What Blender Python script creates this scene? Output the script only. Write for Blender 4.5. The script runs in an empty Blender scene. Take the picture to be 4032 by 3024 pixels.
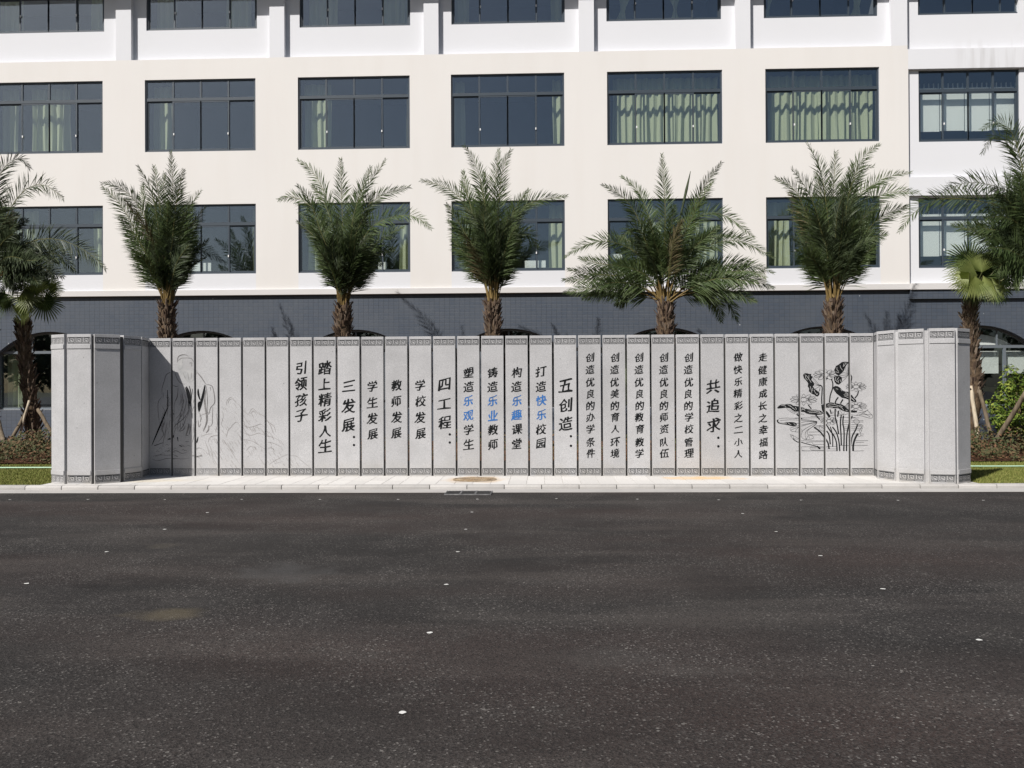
import bpy, math, random
import numpy as np
from mathutils import Vector, Matrix
R = math.radians
C = bpy.context.scene.collection
SC = bpy.context.scene
rnd = random.Random(7)
rng = np.random.default_rng(11)

# ---------------------------------------------------------------- camera
FPX = 3267.0; W0, H0 = 4032, 3024; CH = 1.65
YAW, PITCH, ROLL = R(2.05), R(0.27), 0.0045
_f = Vector((-math.sin(YAW)*math.cos(PITCH), math.cos(YAW)*math.cos(PITCH), math.sin(PITCH)))
_r0 = Vector((math.cos(YAW), math.sin(YAW), 0)); _u0 = _r0.cross(_f)
_r = _r0*math.cos(ROLL)-_u0*math.sin(ROLL); _u = _u0*math.cos(ROLL)+_r0*math.sin(ROLL)
cam_d = bpy.data.cameras.new('camera'); cam = bpy.data.objects.new('camera', cam_d); C.objects.link(cam)
cam_d.sensor_width = 36; cam_d.lens = 36*FPX/W0; cam_d.clip_end = 3000; cam_d.clip_start = .05
m3 = Matrix((_r, _u, -_f)).transposed().to_4x4(); m3.translation = (0, 0, CH); cam.matrix_world = m3
SC.camera = cam

# ---------------------------------------------------------------- light
SUN_AZ, SUN_EL = R(38.5), R(42.5)          # sun stands to the left of and behind the camera
ld = Vector((math.sin(SUN_AZ)*math.cos(SUN_EL), math.cos(SUN_AZ)*math.cos(SUN_EL), -math.sin(SUN_EL)))
sd = bpy.data.lights.new('sun', 'SUN'); sd.energy = 5.0; sd.angle = R(.55); sd.color = (1, .955, .9)
so = bpy.data.objects.new('sun', sd); C.objects.link(so); so.rotation_euler = ld.to_track_quat('-Z', 'Y').to_euler(); so.location = (-20, -20, 30)
w = bpy.data.worlds.new('World'); SC.world = w; w.use_nodes = True
nt = w.node_tree; bg = nt.nodes['Background']; sky = nt.nodes.new('ShaderNodeTexSky'); sky.sky_type = 'NISHITA'
sky.sun_disc = False; sky.sun_elevation = SUN_EL; sky.sun_rotation = R(180)+SUN_AZ
sky.air_density = 1.0; sky.dust_density = 1.8; sky.ozone_density = 1.2
nt.links.new(sky.outputs[0], bg.inputs[0]); bg.inputs[1].default_value = .05
SC.view_settings.view_transform = 'Standard'; SC.view_settings.look = 'None'
SC.view_settings.exposure = .14; SC.view_settings.gamma = 1; SC.view_settings.use_curve_mapping = False

# ---------------------------------------------------------------- helpers
def ray(x, y): return _f + _r*((x-W0/2)/FPX) + _u*((H0/2-y)/FPX)
def atY(x, y, Y): d = ray(x, y); t = Y/d.y; return Vector((d.x*t, Y, CH+d.z*t))
def atZ(x, y, Z): d = ray(x, y); t = (Z-CH)/d.z; return Vector((d.x*t, d.y*t, Z))

def prop(o, label=None, cat=None, group=None, kind=None):
    if label: o['label'] = label
    if cat: o['category'] = cat
    if group: o['group'] = group
    if kind: o['kind'] = kind
    return o
def empty(name, loc=(0, 0, 0), rz=0):
    o = bpy.data.objects.new(name, None); C.objects.link(o); o.location = loc; o.rotation_euler = (0, 0, rz); return o

class MB:
    def __init__(s): s.v = []; s.f = []; s.m = []; s.mats = []
    def mi(s, mat):
        if mat not in s.mats: s.mats.append(mat)
        return s.mats.index(mat)
    def poly(s, pts, mat):
        n = len(s.v); s.v += [tuple(p) for p in pts]; s.f.append(tuple(range(n, n+len(pts)))); s.m.append(s.mi(mat))
    def box(s, x0, x1, y0, y1, z0, z1, mat, T=None):
        n = len(s.v); P = [(x, y, z) for z in (z0, z1) for y in (y0, y1) for x in (x0, x1)]
        if T: P = [tuple(T @ Vector(p)) for p in P]
        s.v += P; k = s.mi(mat)
        for q in ((0, 2, 3, 1), (4, 5, 7, 6), (0, 1, 5, 4), (2, 6, 7, 3), (0, 4, 6, 2), (1, 3, 7, 5)):
            s.f.append(tuple(n+i for i in q)); s.m.append(k)
    def arr(s, V, F, mat):
        n = len(s.v); s.v += [tuple(p) for p in V]; k = s.mi(mat)
        for q in F: s.f.append(tuple(n+i for i in q)); s.m.append(k)
    def tube(s, pts, rad, mat, seg=8, jit=0):
        pts = [Vector(p) for p in pts]; rings = []
        for i, p in enumerate(pts):
            t = (pts[min(i+1, len(pts)-1)]-pts[max(i-1, 0)]).normalized()
            a = t.orthogonal().normalized() if i == 0 else (a-t*a.dot(t)).normalized()
            b = t.cross(a); r = rad[i] if hasattr(rad, '__len__') else rad
            rings.append([p+(a*math.cos(k*2*math.pi/seg)+b*math.sin(k*2*math.pi/seg))*r*(1+jit*rnd.uniform(-1, 1)) for k in range(seg)])
        n = len(s.v); s.v += [tuple(p) for q in rings for p in q]; k = s.mi(mat)
        for i in range(len(pts)-1):
            for j in range(seg):
                j2 = (j+1) % seg; s.f.append((n+i*seg+j, n+i*seg+j2, n+(i+1)*seg+j2, n+(i+1)*seg+j)); s.m.append(k)
        s.f.append(tuple(n+j for j in range(seg-1, -1, -1))); s.m.append(k)
        e = n+(len(pts)-1)*seg; s.f.append(tuple(e+j for j in range(seg))); s.m.append(k)
    def mesh(s, name, smooth=False):
        me = bpy.data.meshes.new(name); me.from_pydata(s.v, [], s.f)
        for m in s.mats: me.materials.append(m)
        me.polygons.foreach_set('material_index', s.m)
        if smooth: me.polygons.foreach_set('use_smooth', [True]*len(s.f))
        me.update(); return me
    def obj(s, name, parent=None, smooth=False, bevel=0):
        return link(name, s.mesh(name, smooth), parent, bevel)
def link(name, me, parent=None, bevel=0, mw=None):
    o = bpy.data.objects.new(name, me); C.objects.link(o)
    if parent: o.parent = parent
    if mw is not None: o.matrix_basis = mw
    if bevel:
        b = o.modifiers.new('bevel', 'BEVEL'); b.width = bevel; b.segments = 2; b.limit_method = 'ANGLE'
    return o

# ---------------------------------------------------------------- materials
def mat(name, col, rough=.8, spec=.3, noise=None, bump=None, extra=None, coord='Object'):
    """noise = list of (scale, colour, amount, detail); bump = (scale, strength, distance)"""
    m = bpy.data.materials.new(name); m.use_nodes = True; n = m.node_tree; b = n.nodes['Principled BSDF']
    b.inputs['Roughness'].default_value = rough; b.inputs['Specular IOR Level'].default_value = spec
    tc = n.nodes.new('ShaderNodeTexCoord'); cur = None
    rgb = n.nodes.new('ShaderNodeRGB'); rgb.outputs[0].default_value = (*col, 1); cur = rgb.outputs[0]
    for (sc, c2, amt, det, lo, hi) in (noise or []):
        t = n.nodes.new('ShaderNodeTexNoise'); t.inputs['Scale'].default_value = sc if not hasattr(sc, '__len__') else 1
        t.inputs['Detail'].default_value = det
        if hasattr(sc, '__len__'):
            mp = n.nodes.new('ShaderNodeMapping'); mp.inputs['Scale'].default_value = sc
            n.links.new(tc.outputs[coord], mp.inputs[0]); n.links.new(mp.outputs[0], t.inputs[0])
        else: n.links.new(tc.outputs[coord], t.inputs[0])
        mr = n.nodes.new('ShaderNodeMapRange'); mr.inputs[1].default_value = lo; mr.inputs[2].default_value = hi; mr.inputs[4].default_value = amt
        n.links.new(t.outputs[0], mr.inputs[0])
        mx = n.nodes.new('ShaderNodeMix'); mx.data_type = 'RGBA'; mx.inputs[7].default_value = (*c2, 1)
        n.links.new(mr.outputs[0], mx.inputs[0]); n.links.new(cur, mx.inputs[6]); cur = mx.outputs[2]
    if extra: cur = extra(n, tc, cur, b) or cur
    n.links.new(cur, b.inputs['Base Color'])
    if bump:
        t = n.nodes.new('ShaderNodeTexNoise'); t.inputs['Scale'].default_value = bump[0]; t.inputs['Detail'].default_value = 6
        n.links.new(tc.outputs[coord], t.inputs[0]); bp = n.nodes.new('ShaderNodeBump')
        bp.inputs['Strength'].default_value = bump[1]; bp.inputs['Distance'].default_value = bump[2]
        n.links.new(t.outputs[0], bp.inputs['Height']); n.links.new(bp.outputs[0], b.inputs['Normal'])
    return m
def mixc(n, fac, a, c2):
    mx = n.nodes.new('ShaderNodeMix'); mx.data_type = 'RGBA'; mx.inputs[7].default_value = (*c2, 1)
    n.links.new(fac, mx.inputs[0]); n.links.new(a, mx.inputs[6]); return mx.outputs[2]
def maprange(n, src, a, b, c, d):
    mr = n.nodes.new('ShaderNodeMapRange'); n.links.new(src, mr.inputs[0])
    for i, v in enumerate((a, b, c, d)): mr.inputs[i+1].default_value = v
    return mr.outputs[0]
def obj_random(lo, hi):
    def fn(n, tc, cur, b):
        oi = n.nodes.new('ShaderNodeObjectInfo'); h = n.nodes.new('ShaderNodeHueSaturation')
        n.links.new(cur, h.inputs['Color']); n.links.new(maprange(n, oi.outputs['Random'], 0, 1, lo, hi), h.inputs['Value']); return h.outputs[0]
    return fn

def asphalt_extra(n, tc, cur, b):
    v = n.nodes.new('ShaderNodeTexVoronoi'); v.inputs['Scale'].default_value = 105; n.links.new(tc.outputs['Object'], v.inputs[0])
    sep = n.nodes.new('ShaderNodeSeparateColor'); n.links.new(v.outputs['Color'], sep.inputs[0])
    cl = n.nodes.new('ShaderNodeTexNoise'); cl.inputs['Scale'].default_value = 1.1; cl.inputs['Detail'].default_value = 5; n.links.new(tc.outputs['Object'], cl.inputs[0])
    def mul(x, y):
        q = n.nodes.new('ShaderNodeMath'); q.operation = 'MULTIPLY'; n.links.new(x, q.inputs[0]); n.links.new(y, q.inputs[1]); return q.outputs[0]
    cf = maprange(n, cl.outputs[0], .38, .66, .25, 1)
    cur = mixc(n, mul(maprange(n, sep.outputs[0], .4, 1, 0, .75), cf), cur, (.085, .079, .075))
    cur = mixc(n, maprange(n, sep.outputs[1], .4, .9, 0, .65), cur, (.010, .0095, .0095))
    cur = mixc(n, mul(maprange(n, sep.outputs[2], .95, .985, 0, .62), cf), cur, (.26, .245, .23))
    v3 = n.nodes.new('ShaderNodeTexVoronoi'); v3.inputs['Scale'].default_value = 38; n.links.new(tc.outputs['Object'], v3.inputs[0])
    s3 = n.nodes.new('ShaderNodeSeparateColor'); n.links.new(v3.outputs['Color'], s3.inputs[0])
    d3 = n.nodes.new('ShaderNodeMath'); d3.operation = 'MULTIPLY'
    n.links.new(mul(maprange(n, s3.outputs[0], .982, .992, 0, .45), cf), d3.inputs[0]); n.links.new(maprange(n, v3.outputs['Distance'], .3, .4, 1, 0), d3.inputs[1])
    cur = mixc(n, d3.outputs[0], cur, (.42, .4, .37))
    # pale clay smears, each where it lies on the road
    sp = n.nodes.new('ShaderNodeSeparateXYZ'); n.links.new(tc.outputs['Object'], sp.inputs[0])
    wn = n.nodes.new('ShaderNodeTexNoise'); wn.inputs['Scale'].default_value = 3.5; wn.inputs['Detail'].default_value = 6; n.links.new(tc.outputs['Object'], wn.inputs[0])
    for (px, py, rx, ry, col, amt) in ((655, 2420, .26, .13, (.13, .108, .068), .42), (640, 2152, .12, .12, (.12, .105, .08), .22),
            (780, 2368, .25, .14, (.08, .075, .072), .22), (370, 2308, .15, .08, (.01, .009, .009), .5),
            (2750, 2640, .25, .08, (.08, .075, .07), .25), (2380, 2590, .3, .15, (.08, .075, .07), .25), (1130, 2250, .35, .3, (.08, .08, .08), .4)):
        p = atZ(px, py, .0); ms = []
        for ax, c0, rr in ((0, p.x, rx), (1, p.y, ry)):
            a = n.nodes.new('ShaderNodeMath'); a.operation = 'SUBTRACT'; n.links.new(sp.outputs[ax], a.inputs[0]); a.inputs[1].default_value = c0
            d = n.nodes.new('ShaderNodeMath'); d.operation = 'DIVIDE'; n.links.new(a.outputs[0], d.inputs[0]); d.inputs[1].default_value = rr
            q = n.nodes.new('ShaderNodeMath'); q.operation = 'POWER'; n.links.new(d.outputs[0], q.inputs[0]); q.inputs[1].default_value = 2; ms.append(q)
        s = n.nodes.new('ShaderNodeMath'); s.operation = 'ADD'; n.links.new(ms[0].outputs[0], s.inputs[0]); n.links.new(ms[1].outputs[0], s.inputs[1])
        s2 = n.nodes.new('ShaderNodeMath'); s2.operation = 'ADD'; n.links.new(s.outputs[0], s2.inputs[0])
        n.links.new(maprange(n, wn.outputs[0], .3, .7, -1.3, 1.1), s2.inputs[1])
        cur = mixc(n, maprange(n, s2.outputs[0], -.3, 2.2, amt, 0), cur, col)
    bp = n.nodes.new('ShaderNodeBump'); bp.inputs['Strength'].default_value = .7; bp.inputs['Distance'].default_value = .004
    n.links.new(v.outputs['Distance'], bp.inputs['Height']); n.links.new(bp.outputs[0], b.inputs['Normal'])
    return cur
M = {}
M['asphalt'] = mat('asphalt', (.033, .030, .0287), .88, .2, [((.35, .8, 1), (.021, .0195, .019), .9, 7, .42, .60), ((.3, 1.3, 1), (.062, .055, .051), .9, 8, .5, .66), ((.10, .35, 1), (.048, .031, .027), .75, 4, .45, .68), (2.2, (.05, .045, .042), .5, 8, .56, .70)], None, asphalt_extra)
M['ground'] = mat('ground', (.12, .1, .07), .95, .1, [(.6, (.07, .08, .04), .8, 4, .35, .65)])
M['kerb'] = mat('kerb_granite', (.44, .425, .41), .85, .2, [(2.2, (.25, .245, .24), .6, 6, .45, .7), (60, (.5, .49, .47), .5, 2, .3, .7), ((6, 1, 30), (.38, .36, .35), .5, 4, .5, .8)], (90, .25, .004), obj_random(.85, 1.1))
M['gutter'] = mat('gutter_concrete', (.43, .415, .4), .9, .15, [(2, (.3, .29, .28), .5, 6, .45, .75), (50, (.4, .4, .4), .4, 3, .4, .7)], (60, .3, .003))
def pave_extra(n, tc, cur, b):
    cur = obj_random(.93, 1.05)(n, tc, cur, b)
    g = n.nodes.new('ShaderNodeNewGeometry'); sp = n.nodes.new('ShaderNodeSeparateXYZ'); n.links.new(g.outputs['Position'], sp.inputs[0])
    wn = n.nodes.new('ShaderNodeTexNoise'); wn.inputs['Scale'].default_value = 4; wn.inputs['Detail'].default_value = 5; n.links.new(g.outputs['Position'], wn.inputs[0])
    for (px, py, rx, ry, col, amt) in ((2760, 1882, .75, .3, (.72, .48, .22), .75), (1869, 1888, .55, .5, (.55, .36, .16), .7), (560, 1892, 1.1, .3, (.66, .56, .36), .35)):
        p = atZ(px, py, .07); ms = []
        for ax, c0, rr in ((0, p.x, rx), (1, p.y, ry)):
            a = n.nodes.new('ShaderNodeMath'); a.operation = 'SUBTRACT'; n.links.new(sp.outputs[ax], a.inputs[0]); a.inputs[1].default_value = c0
            d = n.nodes.new('ShaderNodeMath'); d.operation = 'DIVIDE'; n.links.new(a.outputs[0], d.inputs[0]); d.inputs[1].default_value = rr
            q = n.nodes.new('ShaderNodeMath'); q.operation = 'POWER'; n.links.new(d.outputs[0], q.inputs[0]); q.inputs[1].default_value = 2; ms.append(q)
        s = n.nodes.new('ShaderNodeMath'); s.operation = 'ADD'; n.links.new(ms[0].outputs[0], s.inputs[0]); n.links.new(ms[1].outputs[0], s.inputs[1])
        s2 = n.nodes.new('ShaderNodeMath'); s2.operation = 'ADD'; n.links.new(s.outputs[0], s2.inputs[0]); n.links.new(maprange(n, wn.outputs[0], .3, .7, -.6, .6), s2.inputs[1])
        cur = mixc(n, maprange(n, s2.outputs[0], 0, 1.2, amt, 0), cur, col)
    return cur
M['paving'] = mat('paving_stone', (.60, .585, .565), .85, .2, [(1.5, (.6, .58, .55), .5, 5, .45, .75), (70, (.66, .65, .63), .5, 2, .3, .7)], (80, .15, .002), pave_extra)
M['joint'] = mat('mortar_joint', (.45, .43, .4), .95, .1)
def stone_extra(n, tc, cur, b):
    g = n.nodes.new('ShaderNodeNewGeometry')
    v = n.nodes.new('ShaderNodeTexVoronoi'); v.inputs['Scale'].default_value = 130; n.links.new(g.outputs['Position'], v.inputs[0])
    s = n.nodes.new('ShaderNodeSeparateColor'); n.links.new(v.outputs['Color'], s.inputs[0])
    cur = mixc(n, maprange(n, s.outputs[0], .3, 1, 0, .5), cur, (.27, .27, .28))
    cur = mixc(n, maprange(n, s.outputs[1], .6, 1, 0, .5), cur, (.57, .57, .575))
    t = n.nodes.new('ShaderNodeTexNoise'); t.inputs['Scale'].default_value = 2.6; t.inputs['Detail'].default_value = 7; n.links.new(g.outputs['Position'], t.inputs[0])
    cur = mixc(n, maprange(n, t.outputs[0], .42, .7, 0, .45), cur, (.33, .33, .335))
    v2 = n.nodes.new('ShaderNodeTexVoronoi'); v2.inputs['Scale'].default_value = 9; n.links.new(g.outputs['Position'], v2.inputs[0])
    s2 = n.nodes.new('ShaderNodeSeparateColor'); n.links.new(v2.outputs['Color'], s2.inputs[0])
    m_ = n.nodes.new('ShaderNodeMath'); m_.operation = 'MULTIPLY'
    n.links.new(maprange(n, v2.outputs['Distance'], .07, .1, 1, 0), m_.inputs[0]); n.links.new(maprange(n, s2.outputs[0], .8, .82, 0, .7), m_.inputs[1])
    cur = mixc(n, m_.outputs[0], cur, (.16, .16, .16))
    sp = n.nodes.new('ShaderNodeSeparateXYZ'); n.links.new(g.outputs['Position'], sp.inputs[0])
    t3 = n.nodes.new('ShaderNodeTexNoise'); t3.inputs['Scale'].default_value = 5; t3.inputs['Detail'].default_value = 5; n.links.new(g.outputs['Position'], t3.inputs[0])
    mm = n.nodes.new('ShaderNodeMath'); mm.operation = 'MULTIPLY'; n.links.new(maprange(n, sp.outputs[2], .08, .4, .65, 0), mm.inputs[0]); n.links.new(maprange(n, t3.outputs[0], .35, .65, .2, 1), mm.inputs[1])
    cur = mixc(n, mm.outputs[0], cur, (.36, .34, .31))
    return obj_random(.93, 1.05)(n, tc, cur, b)
M['stone'] = mat('grey_granite', (.44, .44, .45), .75, .25, None, (160, .2, .0015), stone_extra)
M['joint_dark'] = mat('dark_joint', (.09, .088, .085), .9, .1)
M['ink'] = mat('black_paint', (.010, .011, .012), .8, .1, [(14, (.035, .036, .038), .6, 5, .5, .75)])
M['band_ink'] = mat('band_dark_grey', (.035, .037, .04), .8, .2, [(9, (.16, .16, .16), .5, 5, .5, .75)])
M['band_worn'] = mat('band_worn_grey', (.13, .13, .135), .8, .2, [(9, (.3, .3, .3), .8, 5, .42, .72)])
M['blue_ink'] = mat('blue_paint', (.03, .13, .38), .6, .2, [(14, (.07, .2, .42), .6, 5, .45, .75)])
M['pencil'] = mat('grey_line', (.13, .125, .125), .8, .2, [(10, (.28, .27, .27), .7, 5, .4, .65)])
M['faint'] = mat('faint_line', (.25, .235, .23), .8, .2, [(8, (.40, .39, .385), .8, 5, .4, .65)])
M['greywash'] = mat('grey_wash', (.34, .345, .35), .8, .2, [(6, (.44, .44, .44), .8, 4, .4, .6)])
M['vein'] = mat('pale_vein', (.5, .5, .5), .8, .2)
def drip_extra(n, tc, cur, b):
    g = n.nodes.new('ShaderNodeNewGeometry'); sp = n.nodes.new('ShaderNodeSeparateXYZ'); n.links.new(g.outputs['Position'], sp.inputs[0])
    mp = n.nodes.new('ShaderNodeMapping'); mp.inputs['Scale'].default_value = (7, 1, .5); n.links.new(g.outputs['Position'], mp.inputs[0])
    t = n.nodes.new('ShaderNodeTexNoise'); t.inputs['Scale'].default_value = 1; t.inputs['Detail'].default_value = 6; n.links.new(mp.outputs[0], t.inputs[0])
    f = maprange(n, t.outputs[0], .45, .7, 0, .4)
    for src, a, b_, c, d in ((sp.outputs[0], 11.6, 12.6, 0, 1), (sp.outputs[2], 11.25, 11.75, 1, 0), (sp.outputs[2], 10.7, 10.8, 0, 1)):
        q = n.nodes.new('ShaderNodeMath'); q.operation = 'MULTIPLY'; n.links.new(f, q.inputs[0]); n.links.new(maprange(n, src, a, b_, c, d), q.inputs[1]); f = q.outputs[0]
    return mixc(n, f, cur, (.42, .41, .41))
M['white_wall'] = mat('white_paint', (.68, .69, .725), .9, .15, [(.35, (.655, .665, .695), .6, 4, .4, .7)], (40, .08, .002), drip_extra)
def cream_extra(n, tc, cur, b):
    g = n.nodes.new('ShaderNodeNewGeometry'); mp = n.nodes.new('ShaderNodeMapping'); mp.inputs['Scale'].default_value = (2.2, 1, .25)
    n.links.new(g.outputs['Position'], mp.inputs[0]); t = n.nodes.new('ShaderNodeTexNoise'); t.inputs['Scale'].default_value = 1; t.inputs['Detail'].default_value = 5
    n.links.new(mp.outputs[0], t.inputs[0]); return mixc(n, maprange(n, t.outputs[0], .45, .75, 0, .35), cur, (.665, .638, .61))
M['cream_wall'] = mat('cream_paint', (.71, .692, .674), .9, .15, [(.5, (.685, .67, .657), .6, 4, .4, .7)], (40, .08, .002), cream_extra)
M['ledge'] = mat('ledge_paint', (.62, .61, .61), .85, .2, [(1, (.56, .545, .53), .5, 5, .45, .7)])
def tile_extra(n, tc, cur, b):
    g = n.nodes.new('ShaderNodeNewGeometry'); sp = n.nodes.new('ShaderNodeSeparateXYZ'); n.links.new(g.outputs['Position'], sp.inputs[0])
    cb = n.nodes.new('ShaderNodeCombineXYZ'); n.links.new(sp.outputs[0], cb.inputs[0]); n.links.new(sp.outputs[2], cb.inputs[1])
    br = n.nodes.new('ShaderNodeTexBrick'); n.links.new(cb.outputs[0], br.inputs[0]); br.offset = 0
    br.inputs['Scale'].default_value = 1; br.inputs['Brick Width'].default_value = .15; br.inputs['Row Height'].default_value = .105
    br.inputs['Mortar Size'].default_value = .006; br.inputs['Mortar Smooth'].default_value = .3
    br.inputs['Color1'].default_value = (.064, .080, .108, 1); br.inputs['Color2'].default_value = (.075, .089, .114, 1); br.inputs['Mortar'].default_value = (.046, .055, .07, 1)
    t = n.nodes.new('ShaderNodeTexNoise'); t.inputs['Scale'].default_value = .9; t.inputs['Detail'].default_value = 6; n.links.new(g.outputs['Position'], t.inputs[0])
    c = mixc(n, maprange(n, t.outputs[0], .4, .7, 0, .4), br.outputs[0], (.095, .108, .128))
    v2 = n.nodes.new('ShaderNodeTexVoronoi'); v2.inputs['Scale'].default_value = 1.6; n.links.new(g.outputs['Position'], v2.inputs[0])
    c = mixc(n, maprange(n, v2.outputs['Distance'], .02, .035, .8, 0), c, (.42, .44, .46))
    bp = n.nodes.new('ShaderNodeBump'); bp.inputs['Strength'].default_value = .5; bp.inputs['Distance'].default_value = .004; bp.invert = True
    n.links.new(br.outputs[1], bp.inputs['Height']); n.links.new(bp.outputs[0], b.inputs['Normal'])
    return c
M['tile'] = mat('blue_grey_tile', (.1, .11, .13), .45, .4, extra=tile_extra)
M['frame'] = mat('window_frame_paint', (.045, .06, .078), .45, .4)
M['frame_ground'] = mat('window_frame_grey', (.13, .15, .17), .5, .4)
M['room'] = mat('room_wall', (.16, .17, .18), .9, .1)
M['ceiling'] = mat('room_ceiling', (.3, .31, .32), .9, .1)
M['white_board'] = mat('white_board', (.8, .82, .83), .6, .3)
M['latch'] = mat('white_plastic', (.8, .8, .8), .4, .4)
def leafy(name, col, c2, rough=.45, trans=.25, spec=.5, hsv=(.7, 1.35), nsc=3):
    m = mat(name, col, rough, spec, [(nsc, c2, .9, 3, .35, .65)], None, obj_random(*hsv)); n = m.node_tree; b = n.nodes['Principled BSDF']
    out = n.nodes['Material Output']; tr = n.nodes.new('ShaderNodeBsdfTranslucent'); mx = n.nodes.new('ShaderNodeMixShader'); mx.inputs[0].default_value = trans
    src = b.inputs['Base Color'].links[0].from_socket; g = n.nodes.new('ShaderNodeHueSaturation'); g.inputs['Value'].default_value = 1.5; n.links.new(src, g.inputs['Color'])
    n.links.new(g.outputs[0], tr.inputs[0]); n.links.new(b.outputs[0], mx.inputs[1]); n.links.new(tr.outputs[0], mx.inputs[2]); n.links.new(mx.outputs[0], out.inputs[0]); return m
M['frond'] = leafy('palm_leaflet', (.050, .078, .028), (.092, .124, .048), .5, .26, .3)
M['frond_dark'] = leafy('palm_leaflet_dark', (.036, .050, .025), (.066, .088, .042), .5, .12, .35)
M['fan'] = leafy('fan_leaf_lit', (.14, .175, .05), (.22, .25, .08), .45, .35, .5)  # sunlit fan leaves, the light put into a yellower, brighter colour
M['fan_shaded'] = leafy('fan_leaf_shaded', (.04, .065, .02), (.07, .1, .03), .5, .25, .4)  # darker copy for fan leaves out of the sun, shade put into the colour
M['fan_dry'] = leafy('fan_leaf_dry', (.26, .19, .07), (.2, .18, .05), .6, .3, .3)
M['frond_dry'] = leafy('palm_leaflet_dry', (.10, .095, .045), (.16, .13, .07), .6, .2, .2)
M['rachis'] = mat('frond_stalk', (.14, .13, .045), .6, .3, [(5, (.09, .1, .04), .8, 3, .4, .6)])
M['rachis_base'] = mat('frond_stalk_base', (.21, .145, .055), .7, .25, [(9, (.16, .11, .04), .9, 4, .35, .65)])
M['trunk'] = mat('palm_trunk', (.13, .092, .06), .95, .1, [(12, (.055, .038, .026), .9, 6, .35, .65)], (25, .8, .02))
M['boot'] = None
M['pole'] = mat('bark_pole', (.2, .16, .115), .9, .15, [((20, 20, 3), (.1, .078, .055), .9, 5, .35, .65)], (40, .5, .006))
M['pole_pale'] = mat('peeled_pole', (.5, .43, .33), .85, .2, [((30, 30, 2), (.3, .24, .17), .8, 5, .45, .7)], (40, .5, .006))
M['soil'] = mat('reddish_mulch', (.17, .085, .05), .95, .1, [(8, (.07, .045, .03), .9, 6, .35, .65)], (30, 1, .03))
M['lawn'] = mat('lawn_turf', (.14, .15, .035), .95, .1, [(5, (.22, .2, .06), .9, 6, .35, .65), (1.2, (.07, .09, .02), .6, 3, .4, .6)], (60, 1, .02))
def grass_mat(name, a, b_, c_):
    def fn(n, tc, cur, b):
        g = n.nodes.new('ShaderNodeNewGeometry')
        return mixc(n, maprange(n, g.outputs['Random Per Island'], .5, 1, 0, .9), mixc(n, maprange(n, g.outputs['Random Per Island'], 0, .5, .9, 0), cur, b_), c_)
    return mat(name, a, .7, .2, None, None, fn)
M['boot'] = grass_mat('palm_stub', (.10, .068, .05), (.035, .023, .018), (.24, .19, .145))
M['grass'] = grass_mat('grass_blade', (.17, .19, .045), (.11, .14, .03), (.28, .26, .09))
M['hedge'] = grass_mat('groundcover_leaf', (.075, .075, .034), (.034, .05, .018), (.15, .075, .042))
M['bush'] = grass_mat('bush_leaf', (.10, .16, .022), (.045, .085, .015), (.24, .27, .05))
M['stem'] = mat('bush_stem', (.12, .09, .05), .9, .1)
M['hose'] = mat('pale_green_hose', (.42, .62, .46), .5, .4)
M['rust'] = mat('rusty_iron', (.34, .24, .14), .85, .3, [(9, (.55, .46, .34), .9, 6, .42, .6), (5, (.13, .09, .06), .7, 4, .4, .65)], (60, .8, .006))
M['iron'] = mat('dark_iron', (.03, .03, .032), .7, .4, [(12, (.06, .055, .05), .7, 5, .4, .65)])
M['mark'] = mat('white_paint_mark', (.66, .66, .64), .7, .2, [(40, (.62, .6, .58), .5, 3, .5, .7)])
def curtain_mat():
    m = bpy.data.materials.new('green_curtain'); m.use_nodes = True; n = m.node_tree; n.nodes.remove(n.nodes['Principled BSDF'])
    d = n.nodes.new('ShaderNodeBsdfDiffuse'); t = n.nodes.new('ShaderNodeBsdfTranslucent'); x = n.nodes.new('ShaderNodeMixShader'); x.inputs[0].default_value = .3
    d.inputs[0].default_value = (.60, .645, .46, 1); t.inputs[0].default_value = (.6, .64, .4, 1)
    n.links.new(d.outputs[0], x.inputs[1]); n.links.new(t.outputs[0], x.inputs[2]); n.links.new(x.outputs[0], n.nodes['Material Output'].inputs[0]); return m
M['curtain'] = curtain_mat()
def glass_mat(name, refl, tint, gl):
    m = bpy.data.materials.new(name); m.use_nodes = True; n = m.node_tree; n.nodes.remove(n.nodes['Principled BSDF'])
    g = n.nodes.new('ShaderNodeBsdfGlossy'); g.inputs['Roughness'].default_value = .012; g.inputs[0].default_value = (*gl, 1)
    t = n.nodes.new('ShaderNodeBsdfTransparent'); t.inputs[0].default_value = (*tint, 1)
    lw = n.nodes.new('ShaderNodeLayerWeight'); lw.inputs[0].default_value = .5; pw = n.nodes.new('ShaderNodeMath'); pw.operation = 'POWER'; n.links.new(lw.outputs['Facing'], pw.inputs[0]); pw.inputs[1].default_value = 4
    a = n.nodes.new('ShaderNodeMath'); a.operation = 'ADD'; a.use_clamp = True; n.links.new(pw.outputs[0], a.inputs[0]); a.inputs[1].default_value = refl+.035
    x = n.nodes.new('ShaderNodeMixShader'); n.links.new(a.outputs[0], x.inputs[0]); n.links.new(t.outputs[0], x.inputs[1]); n.links.new(g.outputs[0], x.inputs[2])
    nz = n.nodes.new('ShaderNodeTexNoise'); nz.inputs['Scale'].default_value = .8; tc = n.nodes.new('ShaderNodeTexCoord'); n.links.new(tc.outputs['Object'], nz.inputs[0])
    bp = n.nodes.new('ShaderNodeBump'); bp.inputs['Strength'].default_value = .05; bp.inputs['Distance'].default_value = .05; n.links.new(nz.outputs[0], bp.inputs['Height']); n.links.new(bp.outputs[0], g.inputs['Normal'])
    n.links.new(x.outputs[0], n.nodes['Material Output'].inputs[0]); return m
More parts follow.
